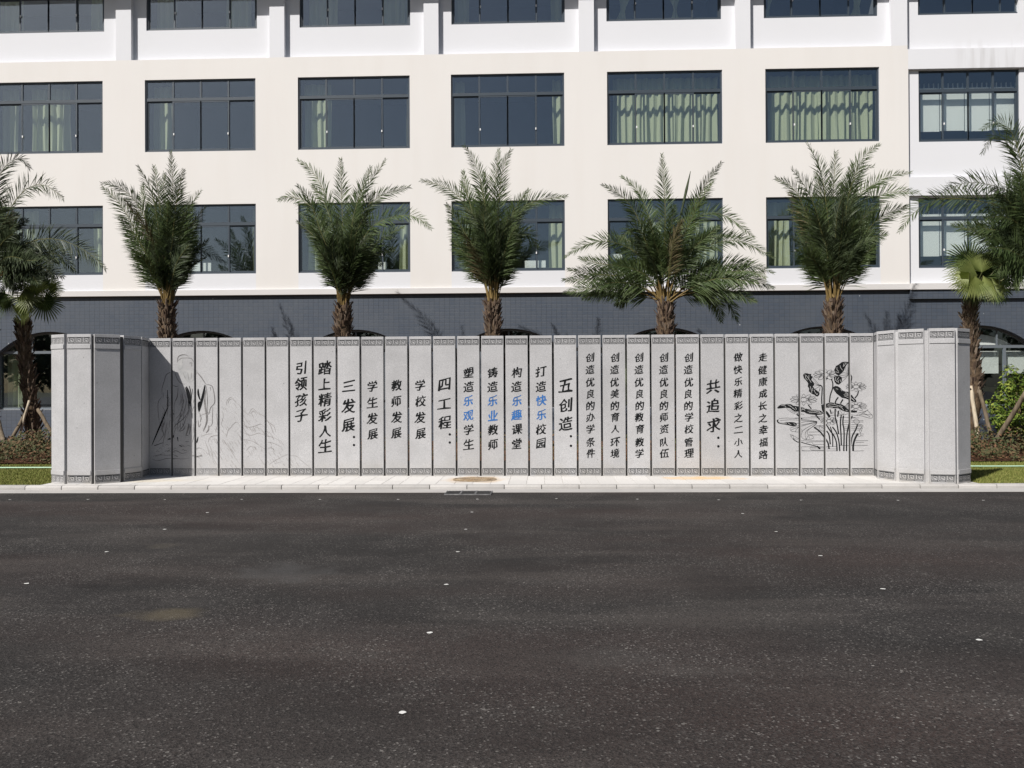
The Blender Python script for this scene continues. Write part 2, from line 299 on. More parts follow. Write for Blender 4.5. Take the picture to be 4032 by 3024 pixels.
M['glass'] = glass_mat('tinted_glass', .118, (.965, .985, .965), (.8, .9, 1.0))

# ================================================================ ground
TH = .012
def kr(x, y): return (x-TH*y*0, y+TH*x)      # kerb line runs a touch askew to the camera grid
def sheet(name, x0, x1, y0, y1, z, m, k='structure', parent=None):
    b = MB(); b.poly([(*kr(x0, y0), z), (*kr(x1, y0), z), (*kr(x1, y1), z), (*kr(x0, y1), z)], m); o = b.obj(name, parent); prop(o, kind=k); return o
sheet('ground', -900, 900, -900, 900, -.03, M['ground'])
GY0, GY1, KY1 = 13.1, 13.49, 13.63; PZ = .07
road = sheet('road', -120, 120, -150, GY0, .0, M['asphalt'])
g_ = MB(); g_.box(-60, 60, GY0, GY1, -.1, .006, M['gutter'])
for i, v in enumerate(g_.v): g_.v[i] = (*kr(v[0], v[1]), v[2])
gutter = prop(g_.obj('gutter', bevel=.004), kind='structure')
kerb = prop(empty('kerb'), kind='structure')
base = MB(); base.box(-60, 60, GY1+.015, KY1+.005, -.1, PZ-.012, M['joint_dark'])
for i, v in enumerate(base.v): base.v[i] = (*kr(v[0], v[1]), v[2])
base.obj('kerb_bedding', kerb)
ks = .608; xoff = atZ(1548, 1927, 0).x
pk = MB(); w_ = ks-.013
prof = [(GY1, -.05), (GY1, PZ-.028), (GY1+.012, PZ-.008), (GY1+.035, PZ), (KY1, PZ), (KY1, -.05)]
V = [(sx, y-GY1, z) for sx in (0, w_) for y, z in prof]; n6 = len(prof)
pk.arr(V, [tuple(range(n6-1, -1, -1)), tuple(range(n6, 2*n6))]+[(i, (i+1) % n6, n6+(i+1) % n6, n6+i) for i in range(n6)], M['kerb'])
pk = pk.mesh('kerb_stone')
for i in range(-32, 34):
    x = xoff+i*ks; X, Y = kr(x, GY1); o = link('kerb_stone', pk, kerb); o.location = (X, Y+rnd.uniform(-.003, .003), rnd.uniform(-.002, .002)); o.rotation_euler = (0, 0, TH)
# pavement: two rows of stone tiles on a mortar bed
XL, XR = -8.35, 7.1
pave = prop(empty('pavement'), kind='structure')
b = MB(); b.poly([(*kr(XL, KY1+.006), PZ-.006), (*kr(XR, KY1+.006), PZ-.006), (*kr(XR, 15.3), PZ-.006), (*kr(XL, 15.3), PZ-.006)], M['joint']); b.obj('mortar_bed', pave)
tm = MB(); tm.box(0, .293, 0, .543, -.03, 0, M['paving']); tm = tm.mesh('paving_tile')
x = XL
while x < XR-.2:
    for r in range(3):
        X, Y = kr(x, KY1+.008+r*.55); o = link('paving_tile', tm, pave); o.location = (X, Y, PZ+rnd.uniform(-.0012, .0012)); o.rotation_euler = (0, 0, TH)
    x += .3
# lawn, planting bed
lb = MB()
for (x0, x1, y0, y1) in ((-60, XL-.003, KY1+.003, 17.6), (XR+.01, 60, KY1+.003, 17.6), (XL-.003, XR+.01, 15.31, 17.6)):
    lb.poly([(*kr(x0, y0), PZ-.01), (*kr(x1, y0), PZ-.01), (*kr(x1, y1), PZ-.01), (*kr(x0, y1), PZ-.01)], M['lawn'])
prop(lb.obj('lawn'), kind='structure')
b = MB(); b.poly([(-60, 16.8, PZ+.01), (60, 18.3, PZ+.01), (60, 24.5, PZ+.03), (-60, 24.5, PZ+.03)], M['soil']); prop(b.obj('planting_bed'), kind='structure')

def blades(name, regions, h, wd, m, label, z):
    V = []; F = []
    for (x0, x1, y0, y1, n) in regions:
        X = rng.uniform(x0, x1, n); Y = rng.uniform(y0, y1, n)+TH*X; a = rng.uniform(0, 6.28, n); hh = rng.uniform(.5, 1, n)*h; l = rng.uniform(-.6, .6, (n, 2))*h
        k = len(V)
        for i in range(n):
            c, s = math.cos(a[i])*wd, math.sin(a[i])*wd
            V += [(X[i]-c, Y[i]-s, z), (X[i]+c, Y[i]+s, z), (X[i]+l[i, 0], Y[i]+l[i, 1], z+hh[i])]; F.append((k, k+1, k+2)); k += 3
    me = bpy.data.meshes.new(name); me.from_pydata(V, [], F); me.materials.append(m); me.update(); o = link(name, me)
    return prop(o, label, 'grass', kind='stuff')
blades('grass', [(-12.6, XL, 13.66, 17.3, 42000), (XR+.02, 11.8, 13.66, 17.4, 42000), (XL, XR, 15.33, 17.3, 26000)], .045, .005, M['grass'], 'short yellow green lawn grass behind the kerb and around the stone screen', PZ-.01)

def leaf_cloud(name, pts, nrm, size, m, up=.4):
    V = []; F = []; k = 0
    for p, n_ in zip(pts, nrm):
        d = Vector(n_)+Vector((rnd.uniform(-1, 1), rnd.uniform(-1, 1), rnd.uniform(-.5, 1)+up)); d.normalize()
        a = d.cross(Vector((rnd.uniform(-1, 1), rnd.uniform(-1, 1), rnd.uniform(-1, 1)))).normalized(); b_ = d.cross(a); s = size*rnd.uniform(.6, 1.3); p = Vector(p)
        V += [tuple(p-b_*s), tuple(p+a*s*.45+d*s*.12), tuple(p+b_*s), tuple(p-a*s*.45+d*s*.12)]; F.append((k, k+1, k+2, k+3)); k += 4
    mb = MB(); mb.arr(V, F, m); return mb
P = []; N = []
def bed(n, x0, x1):
    for _ in range(n):
        x = rnd.uniform(x0, x1); y = rnd.uniform(17.35, 19.9); h = .2+.12*math.sin(x*3.1+y)+.1*math.sin(x*7.3-y*5)
        h += .28*max(0, min(1, (y-17.35)/1.3)); P.append((x, y+TH*x, PZ+h*rnd.random()**.45)); N.append((0, -.4, .4))
bed(9000, -14, -8); bed(9000, 6.8, 13); bed(7000, -8, 6.8)
prop(leaf_cloud('groundcover', P, N, .045, M['hedge']).obj('groundcover'), 'low brown and green ground cover shrubs in front of the building', 'ground cover', kind='stuff')

# ================================================================ building
BY = 24.3
bld = prop(empty('school_building', (0, BY, 0)), 'white and cream school building with dark framed windows over a blue grey tiled ground floor', 'building')
def local(b):
    b.v = [(p[0], p[1]-BY, p[2]) for p in b.v]; return b
WX = [(-16.40, -13.07), (-11.79, -8.45), (-7.18, -3.85), (-2.63, .70), (1.95, 5.29), (6.53, 9.79)]
Z3 = (5.08, 7.15); Z2 = (8.73, 10.88)
LZ0, LZ1 = 4.43, 4.60
zrec = atY(440*1.8228, 127*1.8228, BY).z      # foot of the top floor recesses
XB = 10.62                                     # where the right-hand bay starts
ZTOP = 14.2
REC = .16
# recess spans between pilasters on the top floor
pil = [(225, 250), (283, 582), (614, 915), (947, 1250), (1283, 1589), (1621, 1925), (1960, 2300)]
recs = []
for a, b_ in pil:
    xa = atY(a*1.8228, 60*1.8228, BY).x if a != 225 else -19; recs.append((xa, atY(b_*1.8228, 60*1.8228, BY).x))
recs = [(-19, recs[0][1])]+recs[1:]
def fmat(cx, cz):
    if cz < Z3[0] and any(a < cx < b_ for a, b_ in WX): return M['white_wall']
    if cz > zrec: return M['white_wall']
    return M['cream_wall']
wall_u = MB()
def gw(mb, x0, x1, z0, z1, Y, hs, matf):
    xs = sorted(set([x0, x1]+[v for h in hs for v in h[:2] if x0 < v < x1])); zs = sorted(set([z0, z1]+[v for h in hs for v in h[2:4] if z0 < v < z1]))
    for i in range(len(xs)-1):
        for j in range(len(zs)-1):
            cx, cz = (xs[i]+xs[i+1])/2, (zs[j]+zs[j+1])/2
            if any(h[0] < cx < h[1] and h[2] < cz < h[3] for h in hs): continue
            mb.poly([(xs[i], Y, zs[j]), (xs[i+1], Y, zs[j]), (xs[i+1], Y, zs[j+1]), (xs[i], Y, zs[j+1])], matf(cx, cz))
def rev(mb, hs, Y, depth, r):
    for (a, b_, c, d) in hs:
        y1 = Y+depth
        mb.poly([(a, Y, c), (a, Y, d), (a, y1, d), (a, y1, c)], r); mb.poly([(b_, Y, c), (b_, y1, c), (b_, y1, d), (b_, Y, d)], r)
        mb.poly([(a, Y, c), (a, y1, c), (b_, y1, c), (b_, Y, c)], r); mb.poly([(a, Y, d), (b_, Y, d), (b_, y1, d), (a, y1, d)], r)
xr0 = recs[-1][0]; XR1 = 16.0
tops = [(a, b_, zrec, ZTOP) for a, b_ in recs[:-1]]+[(xr0, XR1, atY(3600, 106*1.8228, BY).z, ZTOP)]
wins = [(a, b_, *z) for a, b_ in WX for z in (Z3, Z2)]
# right bay: two wide recesses with their own windows
ra = atY(1963*1.8228, 300*1.8228, BY).x
zA1 = atY(3800, 147*1.8228, BY).z; zA0 = atY(3800, 381*1.8228, BY).z; zB1 = atY(3800, 421*1.8228, BY).z
rbay = [(ra, XR1, zA0, zA1), (ra, XR1, LZ1, zB1)]
gw(wall_u, -20, XR1, LZ1, ZTOP, BY, wins+tops+rbay, lambda x, z: M['white_wall'] if x > ra and z > zA0-1 else fmat(x, z))
rev(wall_u, wins, BY, .10, M['white_wall']); rev(wall_u, tops, BY, REC, M['white_wall']); rev(wall_u, rbay, BY, .10, M['white_wall'])
# recessed top floor wall
YR = BY+REC
w1 = []
for (l, r_, yb) in ((0-20, 225, 62), (316, 555, 60), (647, 886, 56), (975, 1220, 51), (1310, 1558, 46), (1650, 1896, 41), (1983, 2200, 38)):
    zb = atY((l+r_)/2*1.8228, yb*1.8228, YR).z; w1.append((atY(l*1.8228, yb*1.8228, YR).x, atY(r_*1.8228, yb*1.8228, YR).x, zb, ZTOP-.1))
zs1 = sum(q[2] for q in w1)/7; w1 = [(a, b_, zs1, d) for a, b_, c, d in w1]
for (a, b_, c, d) in tops:
    hs = [h for h in w1 if h[0] > a and h[1] < b_] or ([w1[0]] if a < -18 else [])
    hs = [(max(h[0], a+.01), min(h[1], b_-.01), h[2], h[3]) for h in hs]
    gw(wall_u, a, b_, c, d, YR, hs, lambda x, z: M['white_wall']); rev(wall_u, hs, YR, .1, M['white_wall'])
YRB = BY+.10
w6 = []
for (a, b_, c, d), (t, bt) in zip(rbay, ((149, 305), (426, 578))):
    h = (atY(1985*1.8228, bt*1.8228, YRB).x, atY(2203*1.8228, bt*1.8228, YRB).x, atY(2095*1.8228, bt*1.8228, YRB).z, min(atY(2095*1.8228, t*1.8228, YRB).z, d-.01)); w6.append(h)
    gw(wall_u, a, b_, c, d, YRB, [h], lambda x, z: M['white_wall']); rev(wall_u, [h], YRB, .1, M['white_wall'])
local(wall_u).obj('wall', bld)
cz = MB(); cz.box(-20, XR1, BY-.62, BY+.3, 13.72, 14.1, M['white_wall']); local(cz).obj('cornice', bld)
lg = MB(); lg.box(-20, ra, BY-.07, BY+.06, LZ0, LZ1-.004, M['ledge']); lg.box(ra, XR1, BY-.10, BY+.3, LZ0-.01, LZ1+.003, M['ledge']); local(lg).obj('ledge', bld, bevel=.006)
# ground floor tiled wall with arched openings
TY = BY+.04
def tiled(mb, x0, x1, Y, arches, ztop):
    n = int((x1-x0)/.12); xs = sorted(set([x0+(x1-x0)*i/n for i in range(n+1)]+[v for a in arches for v in (a[0]-a[1], a[0]+a[1])]))
    for i in range(len(xs)-1):
        a, b_ = xs[i], xs[i+1]; c = (a+b_)/2; ar = [q for q in arches if abs(c-q[0]) < q[1]]
        if not ar: mb.poly([(a, Y, -.1), (b_, Y, -.1), (b_, Y, ztop), (a, Y, ztop)], M['tile']); continue
        cx, hw, crown, Rr, sill = ar[0]; zf = lambda x: crown-Rr+math.sqrt(max(0, Rr*Rr-(x-cx)**2))
        mb.poly([(a, Y, -.1), (b_, Y, -.1), (b_, Y, sill), (a, Y, sill)], M['tile']); mb.poly([(a, Y, zf(a)), (b_, Y, zf(b_)), (b_, Y, ztop), (a, Y, ztop)], M['tile'])
        mb.poly([(a, Y, sill), (b_, Y, sill), (b_, Y+.25, sill), (a, Y+.25, sill)], M['ledge']); mb.poly([(a, Y, zf(a)), (a, Y+.25, zf(a)), (b_, Y+.25, zf(b_)), (b_, Y, zf(b_))], M['tile'])
    for (cx, hw, crown, Rr, sill) in arches:
        zs = crown-Rr+math.sqrt(Rr*Rr-hw*hw)
        for s in (-1, 1):
            x = cx+s*hw; mb.poly([(x, Y, sill), (x, Y+.25, sill), (x, Y+.25, zs), (x, Y, zs)], M['tile'])
crown = atY(796, 1302, TY).z; sill = 1.06
AC = [(q[0]+q[1])/2 for q in WX]+[atY(3850, 1283, TY).x]
arches = [(c, 1.66, crown, 2.3, sill) for c in AC]
tw = MB(); tiled(tw, -20, XR1, TY, arches, LZ0-.002); 
local(tw).obj('tiled_wall', bld)
bm = MB(); bm.box(ra, XR1, BY-.05, TY-.004, 4.16, LZ0-.012, M['tile']); local(bm).obj('tiled_beam', bld)
# rooms behind the glass
rm = MB()
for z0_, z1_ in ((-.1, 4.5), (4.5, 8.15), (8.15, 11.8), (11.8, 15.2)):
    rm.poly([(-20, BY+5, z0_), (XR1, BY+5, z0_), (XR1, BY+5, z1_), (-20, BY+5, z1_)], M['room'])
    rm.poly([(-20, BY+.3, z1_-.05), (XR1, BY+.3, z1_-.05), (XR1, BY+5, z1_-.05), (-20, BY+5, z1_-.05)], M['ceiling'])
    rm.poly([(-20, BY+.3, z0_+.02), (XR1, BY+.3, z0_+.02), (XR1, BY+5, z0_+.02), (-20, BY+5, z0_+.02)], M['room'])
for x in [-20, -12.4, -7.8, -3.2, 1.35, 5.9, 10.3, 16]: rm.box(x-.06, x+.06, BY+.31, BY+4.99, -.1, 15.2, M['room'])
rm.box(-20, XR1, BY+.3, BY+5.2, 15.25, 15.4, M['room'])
local(rm).obj('interior', bld)

def curtain(par, x0, x1, z0, z1, y, tied=False, seed=0):
    q = random.Random(seed); n = max(8, int((x1-x0)/.022)); nz = 14; ph = [q.uniform(0, 6.28) for _ in range(4)]; fr = q.uniform(26, 32)
    V = []; F = []
    for j in range(nz+1):
        v = j/nz; z = z1-(z1-z0)*v
        for i in range(n+1):
            u = i/n; x = x0+(x1-x0)*u
            if tied:
                c = (x0+x1)/2; k = 1-.65*math.exp(-((v-.62)/.16)**2); x = c+(x-c)*k-(.25*(v**2) if tied == 1 else -.05*v)
            yy = .055*math.sin(fr*x+ph[0]+.4*math.sin(v*2+ph[1]))+.03*math.sin(fr*.53*x+ph[2])+.015*math.sin(fr*2.3*x+ph[3]+v*2)
            V.append((x+.012*math.sin(v*5+x*9), y+yy*(.75+.35*v), z))
    for j in range(nz):
        for i in range(n): a = j*(n+1)+i; F.append((a, a+1, a+n+2, a+n+1))
    mb = MB(); mb.arr(V, F, M['curtain']); local(mb).obj('curtain', par, smooth=True)
pane_cache = {}
def window(x0, x1, z0, z1, Y, curts=(), open_top=False, seed=0, board=None, blinds=False, fm='frame'):
    fm = M[fm]; W_ = x1-x0; zt = z1-.27*2.15; cols = [x0+W_*k/4 for k in range(5)]
    f = MB(); e = .002
    f.box(x0+e, x0+.045, Y, Y+.07, z0+e, z1-e, fm); f.box(x1-.045, x1-e, Y, Y+.07, z0+e, z1-e, fm)
    f.box(x0+.046, x1-.046, Y+.003, Y+.068, z0+e, z0+.05, fm)
    f.box(x0+.046, x1-.046, Y+.003, Y+.068, z1-.05, z1-e, fm)
    f.box(x0+.046, x1-.046, Y+.002, Y+.071, zt-.045, zt+.045, fm)
    for k in (1, 2, 3): f.box(cols[k]-.025, cols[k]+.025, Y+.005, Y+.066, zt+.046, z1-.051, fm)
    zlo = z0+.051; zhi = zt-.046
    sl = q = random.Random(seed*13+5)
    for k in range(4):
        a = max(cols[k]-.022, x0+.047); b_ = min(cols[k+1]+.022, x1-.047); yo = Y+(.008 if k in (1, 2) else .036)
        t = .04
        f.box(a, a+t, yo, yo+.026, zlo, zhi, fm); f.box(b_-t, b_, yo, yo+.026, zlo, zhi, fm)
        f.box(a+t+.001, b_-t-.001, yo+.002, yo+.024, zlo, zlo+t, fm); f.box(a+t+.001, b_-t-.001, yo+.002, yo+.024, zhi-t, zhi, fm)
    win = local(f).obj('window', bld)
    for k in range(4):
        for (za, zb, yo) in ((zt+.046, z1-.051, .03), (zlo+.04, zhi-.04, .02 if k in (1, 2) else .048)):
            a = cols[k]+.026 if k else x0+.047; b_ = cols[k+1]-.026 if k < 3 else x1-.047
            p = MB(); p.box(a, b_, -.003, .003, za, zb, M['glass']); o = p.obj('pane', win); o.location = (0, Y+yo-BY, 0); o.rotation_euler = (0, 0, 0)
    for k in (1, 3):
        p = MB(); p.box(cols[k]-.02+.03*(k == 1), cols[k]+.01+.03*(k == 1), Y-.02, Y+.004, z0+.5, z0+.56, M['latch']); local(p).obj('latch', win)
    for i, c in enumerate(curts):
        a, b_ = c[0], c[1]; curtain(win, x0+W_*a, x0+W_*b_, z0-.15, z1-.05, Y+.42, c[2] if len(c) > 2 else False, seed*10+i)
    if board:
        for (a, b_, c, d) in board:
            p = MB(); p.box(x0+W_*a, x0+W_*b_, Y+.16, Y+.19, z0+c, z0+d, M['white_board']); local(p).obj('board', win)
    return win
YW = BY+.10-.055
C3 = [[(.0, .32), (.84, .99)], [(.0, .1), (.93, .99)], [(.05, .30), (.88, .99)], [(.04, .17), (.86, .99)], [(.28, .48), (.72, .98)], [(.02, .24), (.7, .97)]]
C2 = [[(.0, .14), (.27, .62), (.92, .99)], [(.02, .18), (.93, .99)], [(.02, .26), (.95, .99)], [(.02, .11), (.9, .98)], [(.06, .5), (.5, .99)], [(.06, .5), (.5, .99)]]
C1 = [[(.0, .2), (.83, .99)], [(.03, .22), (.68, .9)], [(.05, .32), (.72, .97)], [(.02, .14), (.88, .99)], [(.13, .24, 1), (.56, .66, 2)], [(.07, .14, 1), (.85, .95, 1)]]
BD = [None, [(.36, .47, .1, .36), (.5, .57, .1, .36)], [(.7, .78, .1, .33)], [(.645, .745, .06, .33), (.76, .83, .12, .33), (.45, .5, .05, .3)], [(.0, .13, .35, .5)], None]
for i, (a, b_) in enumerate(WX):
    window(a, b_, *Z3, YW, C3[i], seed=30+i, board=BD[i]); window(a, b_, *Z2, YW, C2[i], seed=20+i)
for i, h in enumerate(w1[:6]):
    window(h[0] if i else w1[0][0]+.0, h[1], h[2], h[3], YR+.045, C1[i], seed=10+i)
window(w1[6][0], w1[6][1]+.3, w1[6][2], w1[6][3], YR+.045, [], seed=16)
for i, h in enumerate(w6):
    wn = window(h[0], h[1], h[2], h[3], YRB+.045, [], seed=50+i)
    W_ = h[1]-h[0]
    for k in range(4):                                   # white roller blinds, one behind each sash
        p = MB(); a = h[0]+W_*k/4+.03; p.box(a, a+W_/4-.02, YRB+.30, YRB+.306, h[2]+.38+.02*(k % 2), h[2]+(h[3]-h[2])*.80, M['white_board']); local(p).obj('roller_blind', wn)
    p = MB(); p.box(h[0], h[1], YRB+.5, YRB+.56, h[3]-.46, h[3]-.40, M['white_board'])
    for k in range(22): xx = h[0]+.1+k*.14; p.box(xx, xx+.022, YRB+.51, YRB+.55, h[3]-.399, h[3]-.2, M['white_board'])
    local(p).obj('reflected_railing', wn)  # stands in for a railing mirrored in the glass, built as bars behind it
# arched ground floor windows
def arch_window(cx, blinds, curt, seed):
    cx_, hw, cr, Rr, sl = cx, 1.66, crown, 2.3, sill; Y = TY+.17; fm = M['frame_ground']; f = MB()
    zf = lambda x: cr-Rr+math.sqrt(max(0, Rr*Rr-(x-cx_)**2))
    zt = atY(100, 1387, TY).z
    n = 28
    for i in range(n):
        a = cx_-hw+2*hw*i/n; b_ = cx_-hw+2*hw*(i+1)/n
        V = [(a, Y, zf(a)-.06), (b_, Y, zf(b_)-.06), (b_, Y, zf(b_)+.01), (a, Y, zf(a)+.01), (a, Y+.07, zf(a)-.06), (b_, Y+.07, zf(b_)-.06)]
        f.arr(V, [(0, 1, 2, 3), (0, 4, 5, 1)], fm)
    f.box(cx_-hw+.002, cx_-hw+.055, Y-.002, Y+.072, sl+.002, zf(cx_-hw)-.002, fm); f.box(cx_+hw-.055, cx_+hw-.002, Y-.002, Y+.072, sl+.002, zf(cx_+hw)-.002, fm)
    f.box(cx_-hw+.056, cx_+hw-.056, Y+.002, Y+.068, sl+.002, sl+.06, fm); f.box(cx_-hw+.056, cx_+hw-.056, Y+.002, Y+.068, zt-.04, zt+.04, fm)
    for s in (-.5, 0, .5):
        x = cx_+s*hw*1.02; f.box(x-.04, x+.04, Y+.004, Y+.066, sl+.061, zt-.041, fm)
    f.box(cx_-.02, cx_+.02, Y+.004, Y+.066, zt+.041, cr-.06, fm); f.box(cx_+.62, cx_+.65, Y+.004, Y+.066, zt+.041, zf(cx_+.64)-.06, fm); f.box(cx_-.65, cx_-.62, Y+.004, Y+.066, zt+.041, zf(cx_-.64)-.06, fm)
    win = local(f).obj('arched_window', bld)
    xs = [cx_-hw+.056]+[cx_+s*hw*1.02 for s in (-.5, 0, .5)]+[cx_+hw-.056]
    for k in range(4):
        p = MB(); p.box(xs[k]+.041*(k > 0), xs[k+1]-.041*(k < 3), Y+.03, Y+.036, sl+.06, zt-.04, M['glass']); local(p).obj('pane', win)
    p = MB(); pts = [(cx_-hw+.06, Y+.03, zt+.041)]+[(cx_+hw-.06, Y+.03, zt+.041)]+[(cx_+hw-.06-(2*hw-.12)*i/20, Y+.03, zf(cx_+hw-.06-(2*hw-.12)*i/20)-.05) for i in range(21)]
    p.poly(pts, M['glass']); local(p).obj('fanlight_pane', win)
    for i, (a, b_) in enumerate(curt): curtain(win, cx_-hw+2*hw*a, cx_-hw+2*hw*b_, sl-.05, zt-.02, Y+.35, False, seed*7+i)
    if blinds:
        for k in range(4):
            p = MB(); p.box(xs[k]+.08, xs[k+1]-.06, Y+.22, Y+.226, sl+.95, zt-.12, M['white_board']); local(p).obj('roller_blind', win)
        p = MB(); pts = [(cx_-hw+.1, Y+.24, zt+.06), (cx_+hw-.1, Y+.24, zt+.06)]+[(cx_+hw-.1-(2*hw-.2)*i/16, Y+.24, max(zt+.07, zf(cx_+hw-.1-(2*hw-.2)*i/16)-.22)) for i in range(17)]
        p.poly(pts, M['white_board']); local(p).obj('fanlight_blind', win)
for i, c in enumerate(AC): arch_window(c, i == 6, [(.02, .25)] if i == 0 else ([] if i == 6 else [(.05, .3)]), 70+i)

# ================================================================ stone screen wall
ZB, ZT = PZ, None
PL = atZ(322*1.8228+3, 1873, PZ); PR = atZ(1887*1.8228, 1872.7, PZ)
PL = Vector((PL.x, 14.93, PZ)); PR = Vector((PR.x, 14.83, PZ))
ax = (PR-PL).normalized(); nrm_ = Vector((ax.y, -ax.x, 0)); LEN = (PR-PL).length
def on_wall(x, y):
    d = ray(x, y); o = Vector((0, 0, CH)); t = (PL-o).dot(nrm_)/d.dot(nrm_); p = o+d*t; return (p-PL).dot(ax), p.z
HT = on_wall(2016, 1322)[1]-PZ
screen = prop(empty('screen_wall', PL, math.atan2(ax.y, ax.x)), 'long grey granite screen wall of upright slabs with calligraphy, fret bands and curved ends', 'screen wall')
LOC = {}
GAP = .036; NP = 30; PITCH_ = LEN/NP; PWID = PITCH_-GAP; TK = .12
zt_ = HT
def fz(y): return on_wall(2016, y)[1]-PZ
bt0, bt1 = fz(1310+345/7.373), fz(1310+170/7.373)     # upper fret band
bb0, bb1 = fz(1868), fz(1844)                         # lower fret band
# fret pattern as dark ribbons, unit cell 1 x 1, thickness t
def fret(mb, u0, u1, z0, z1, y, m, n=3):
    H = z1-z0; t = H*.086; y2 = y
    def rect(a, b_, c, d): mb.poly([(a, y2, c), (b_, y2, c), (b_, y2, d), (a, y2, d)], m)
    rect(u0, u1, z0, z0+t*.8); rect(u0, u1, z1-t, z1)
    uw = (u1-u0-t)/n; ih = H
    for k in range(n):
        a = u0+k*uw; X = lambda q: a+q*uw; Zc = lambda q: z0+q*ih
        tx = t
        # outer vertical left (from just above the base up to the top rule)
        rect(X(0), X(0)+tx, Zc(.17), z1-t-.0004)
        # bottom run, inner right side, top run, inner left, foot and hook
        rect(X(0)+tx, X(.84), Zc(.17), Zc(.17)+t); rect(X(.84), X(.84)+tx, z0+t*.8 if True else 0, Zc(.82))
        rect(X(.22), X(.84)+tx, Zc(.82)+.0003, Zc(.82)+t); rect(X(.22), X(.22)+tx, Zc(.36), Zc(.82))
        rect(X(.22)+tx, X(.5), Zc(.36), Zc(.36)+t); rect(X(.36), X(.64), Zc(.6), Zc(.6)+t)
        rect(X(.64), X(.64)+tx, Zc(.17)+t+.0003, Zc(.6)+t) if False else None
        rect(X(.64), X(.64)+tx, Zc(.38), Zc(.6)+t)
    rect(u1-t, u1, Zc(.17), z1-t-.0004)
slab_cache = {}
def slab_mesh(wd, edge=False):
    key = (round(wd, 4), edge)
    if key in slab_cache: return slab_cache[key]
    b = MB(); b.box(0, wd, 0, TK, 0, HT, M['stone']); slab_cache[key] = b.mesh('slab'); return slab_cache[key]
slabs = []
def dress(par, wd, worn_t=False, worn_b=False):
    for (a, b_, wn) in ((bt0, bt1, worn_t), (bb0, bb1, worn_b)):
        f = MB(); fret(f, .012, wd-.012, a, b_, -.0025, M['band_worn'] if wn else M['band_ink']); f.obj('fret_band', par)
for i in range(NP):
    o = link('slab', slab_mesh(PWID), screen, bevel=.004); o.location = (i*PITCH_+GAP/2, rnd.uniform(-.002, .002), 0); slabs.append(o)
    dress(o, PWID, False, i in (1, 2) or i == 19)
    if i == 0: continue
for i in range(1, NP):
    u = i*PITCH_; j = MB()
    if i < 8 or i > 23: j.box(u-GAP/2-.004, u+GAP/2+.004, .03, .09, 0, HT-.07, M['joint_dark']); nm = 'joint_post'
    else:
        for (a, b_) in ((0, .27), (1.23, 1.29), (2.2, 2.3)) if i % 2 else ((0, .27), (1.33, 1.37), (2.24, 2.3)): j.box(u-GAP/2-.004, u+GAP/2+.004, .04, .08, a, b_, M['joint_dark'])
        nm = 'joint_clip'
    j.obj(nm, screen)
# curved wings: front-face end points in plan, left to right, read off the foot of each slab
def ftL(zx, zy): return atZ(180+zx/2.513, 1280+zy/2.513, PZ)
def ftR(zx, zy): return atZ(3000+zx/2.514, 1280+zy/2.514, PZ)
LW = [(ftL(57, 1563), ftL(184, 1574)), (ftL(212, 1573), ftL(450, 1573.5)), (ftL(484, 1573), ftL(740, 1556)), (ftL(776, 1549), ftL(948, 1525))]
e0 = ftL(956, 1519); LW.append((Vector((e0.x, e0.y, PZ)), Vector((PL.x+.012, PL.y-.004, PZ))))
RW = [(Vector((PR.x-.012, PR.y-.004, PZ)), ftR(1145, 1518)), (ftR(1153, 1521), ftR(1318, 1545)), (ftR(1356, 1550), ftR(1612, 1565)), (ftR(1664, 1568), ftR(1920, 1573)), (ftR(1945, 1570), ftR(2068, 1553))]
swi = screen.matrix_basis.copy()
screen_mat = Matrix.Translation(PL) @ Matrix.Rotation(math.atan2(ax.y, ax.x), 4, 'Z'); inv = screen_mat.inverted()
wing = []
for side, L in (('L', LW), ('R', RW)):
    for k, (a, b_) in enumerate(L):
        a, b_ = inv @ a, inv @ b_; d = b_-a; wd = math.hypot(d.x, d.y); ang = math.atan2(d.y, d.x)
        o = link('slab', slab_mesh(wd), screen, bevel=.004); o.location = (a.x, a.y, 0); o.rotation_euler = (0, 0, ang)
        dress(o, wd, side == 'L' and k == 0, side == 'L' and k == 0); wing.append((a, b_))
        # raised margins above and below the sunk field
        if not (side == 'L' and k == 4) and not (side == 'R' and k == 0):
            f = MB(); f.box(.004, wd-.004, -.012, -.0005, bb1+.012, bb1+.085, M['stone']); f.box(.004, wd-.004, -.012, -.0005, bt0-.085, bt0-.012, M['stone']); f.obj('margin_strip', o, bevel=.003)
    for k in range(len(L)-1):
        p, q = inv @ L[k][1], inv @ L[k+1][0]; c = (p+q)/2; d0 = (inv @ L[k][1])-(inv @ L[k][0]); d1 = (inv @ L[k+1][1])-(inv @ L[k+1][0]); d = d0.normalized()+d1.normalized(); ang = math.atan2(d.y, d.x)
        j = MB(); j.box(-.035, .035, .035, .1, 0, HT-.03, M['stone'] if side == 'R' else M['joint_dark']); o = j.obj('joint_post', screen); o.location = (c.x, c.y, 0); o.rotation_euler = (0, 0, ang)

for p, sg in ((inv @ PL, 1), (inv @ PR, -1)):      # solid cores behind the two inner corners
    j = MB(); j.box(p.x-.05, p.x+.03, .03, .11, 0, HT-.03, M['stone']) if sg > 0 else j.box(p.x-.03, p.x+.05, .03, .11, 0, HT-.03, M['stone']); j.obj('joint_post', screen)
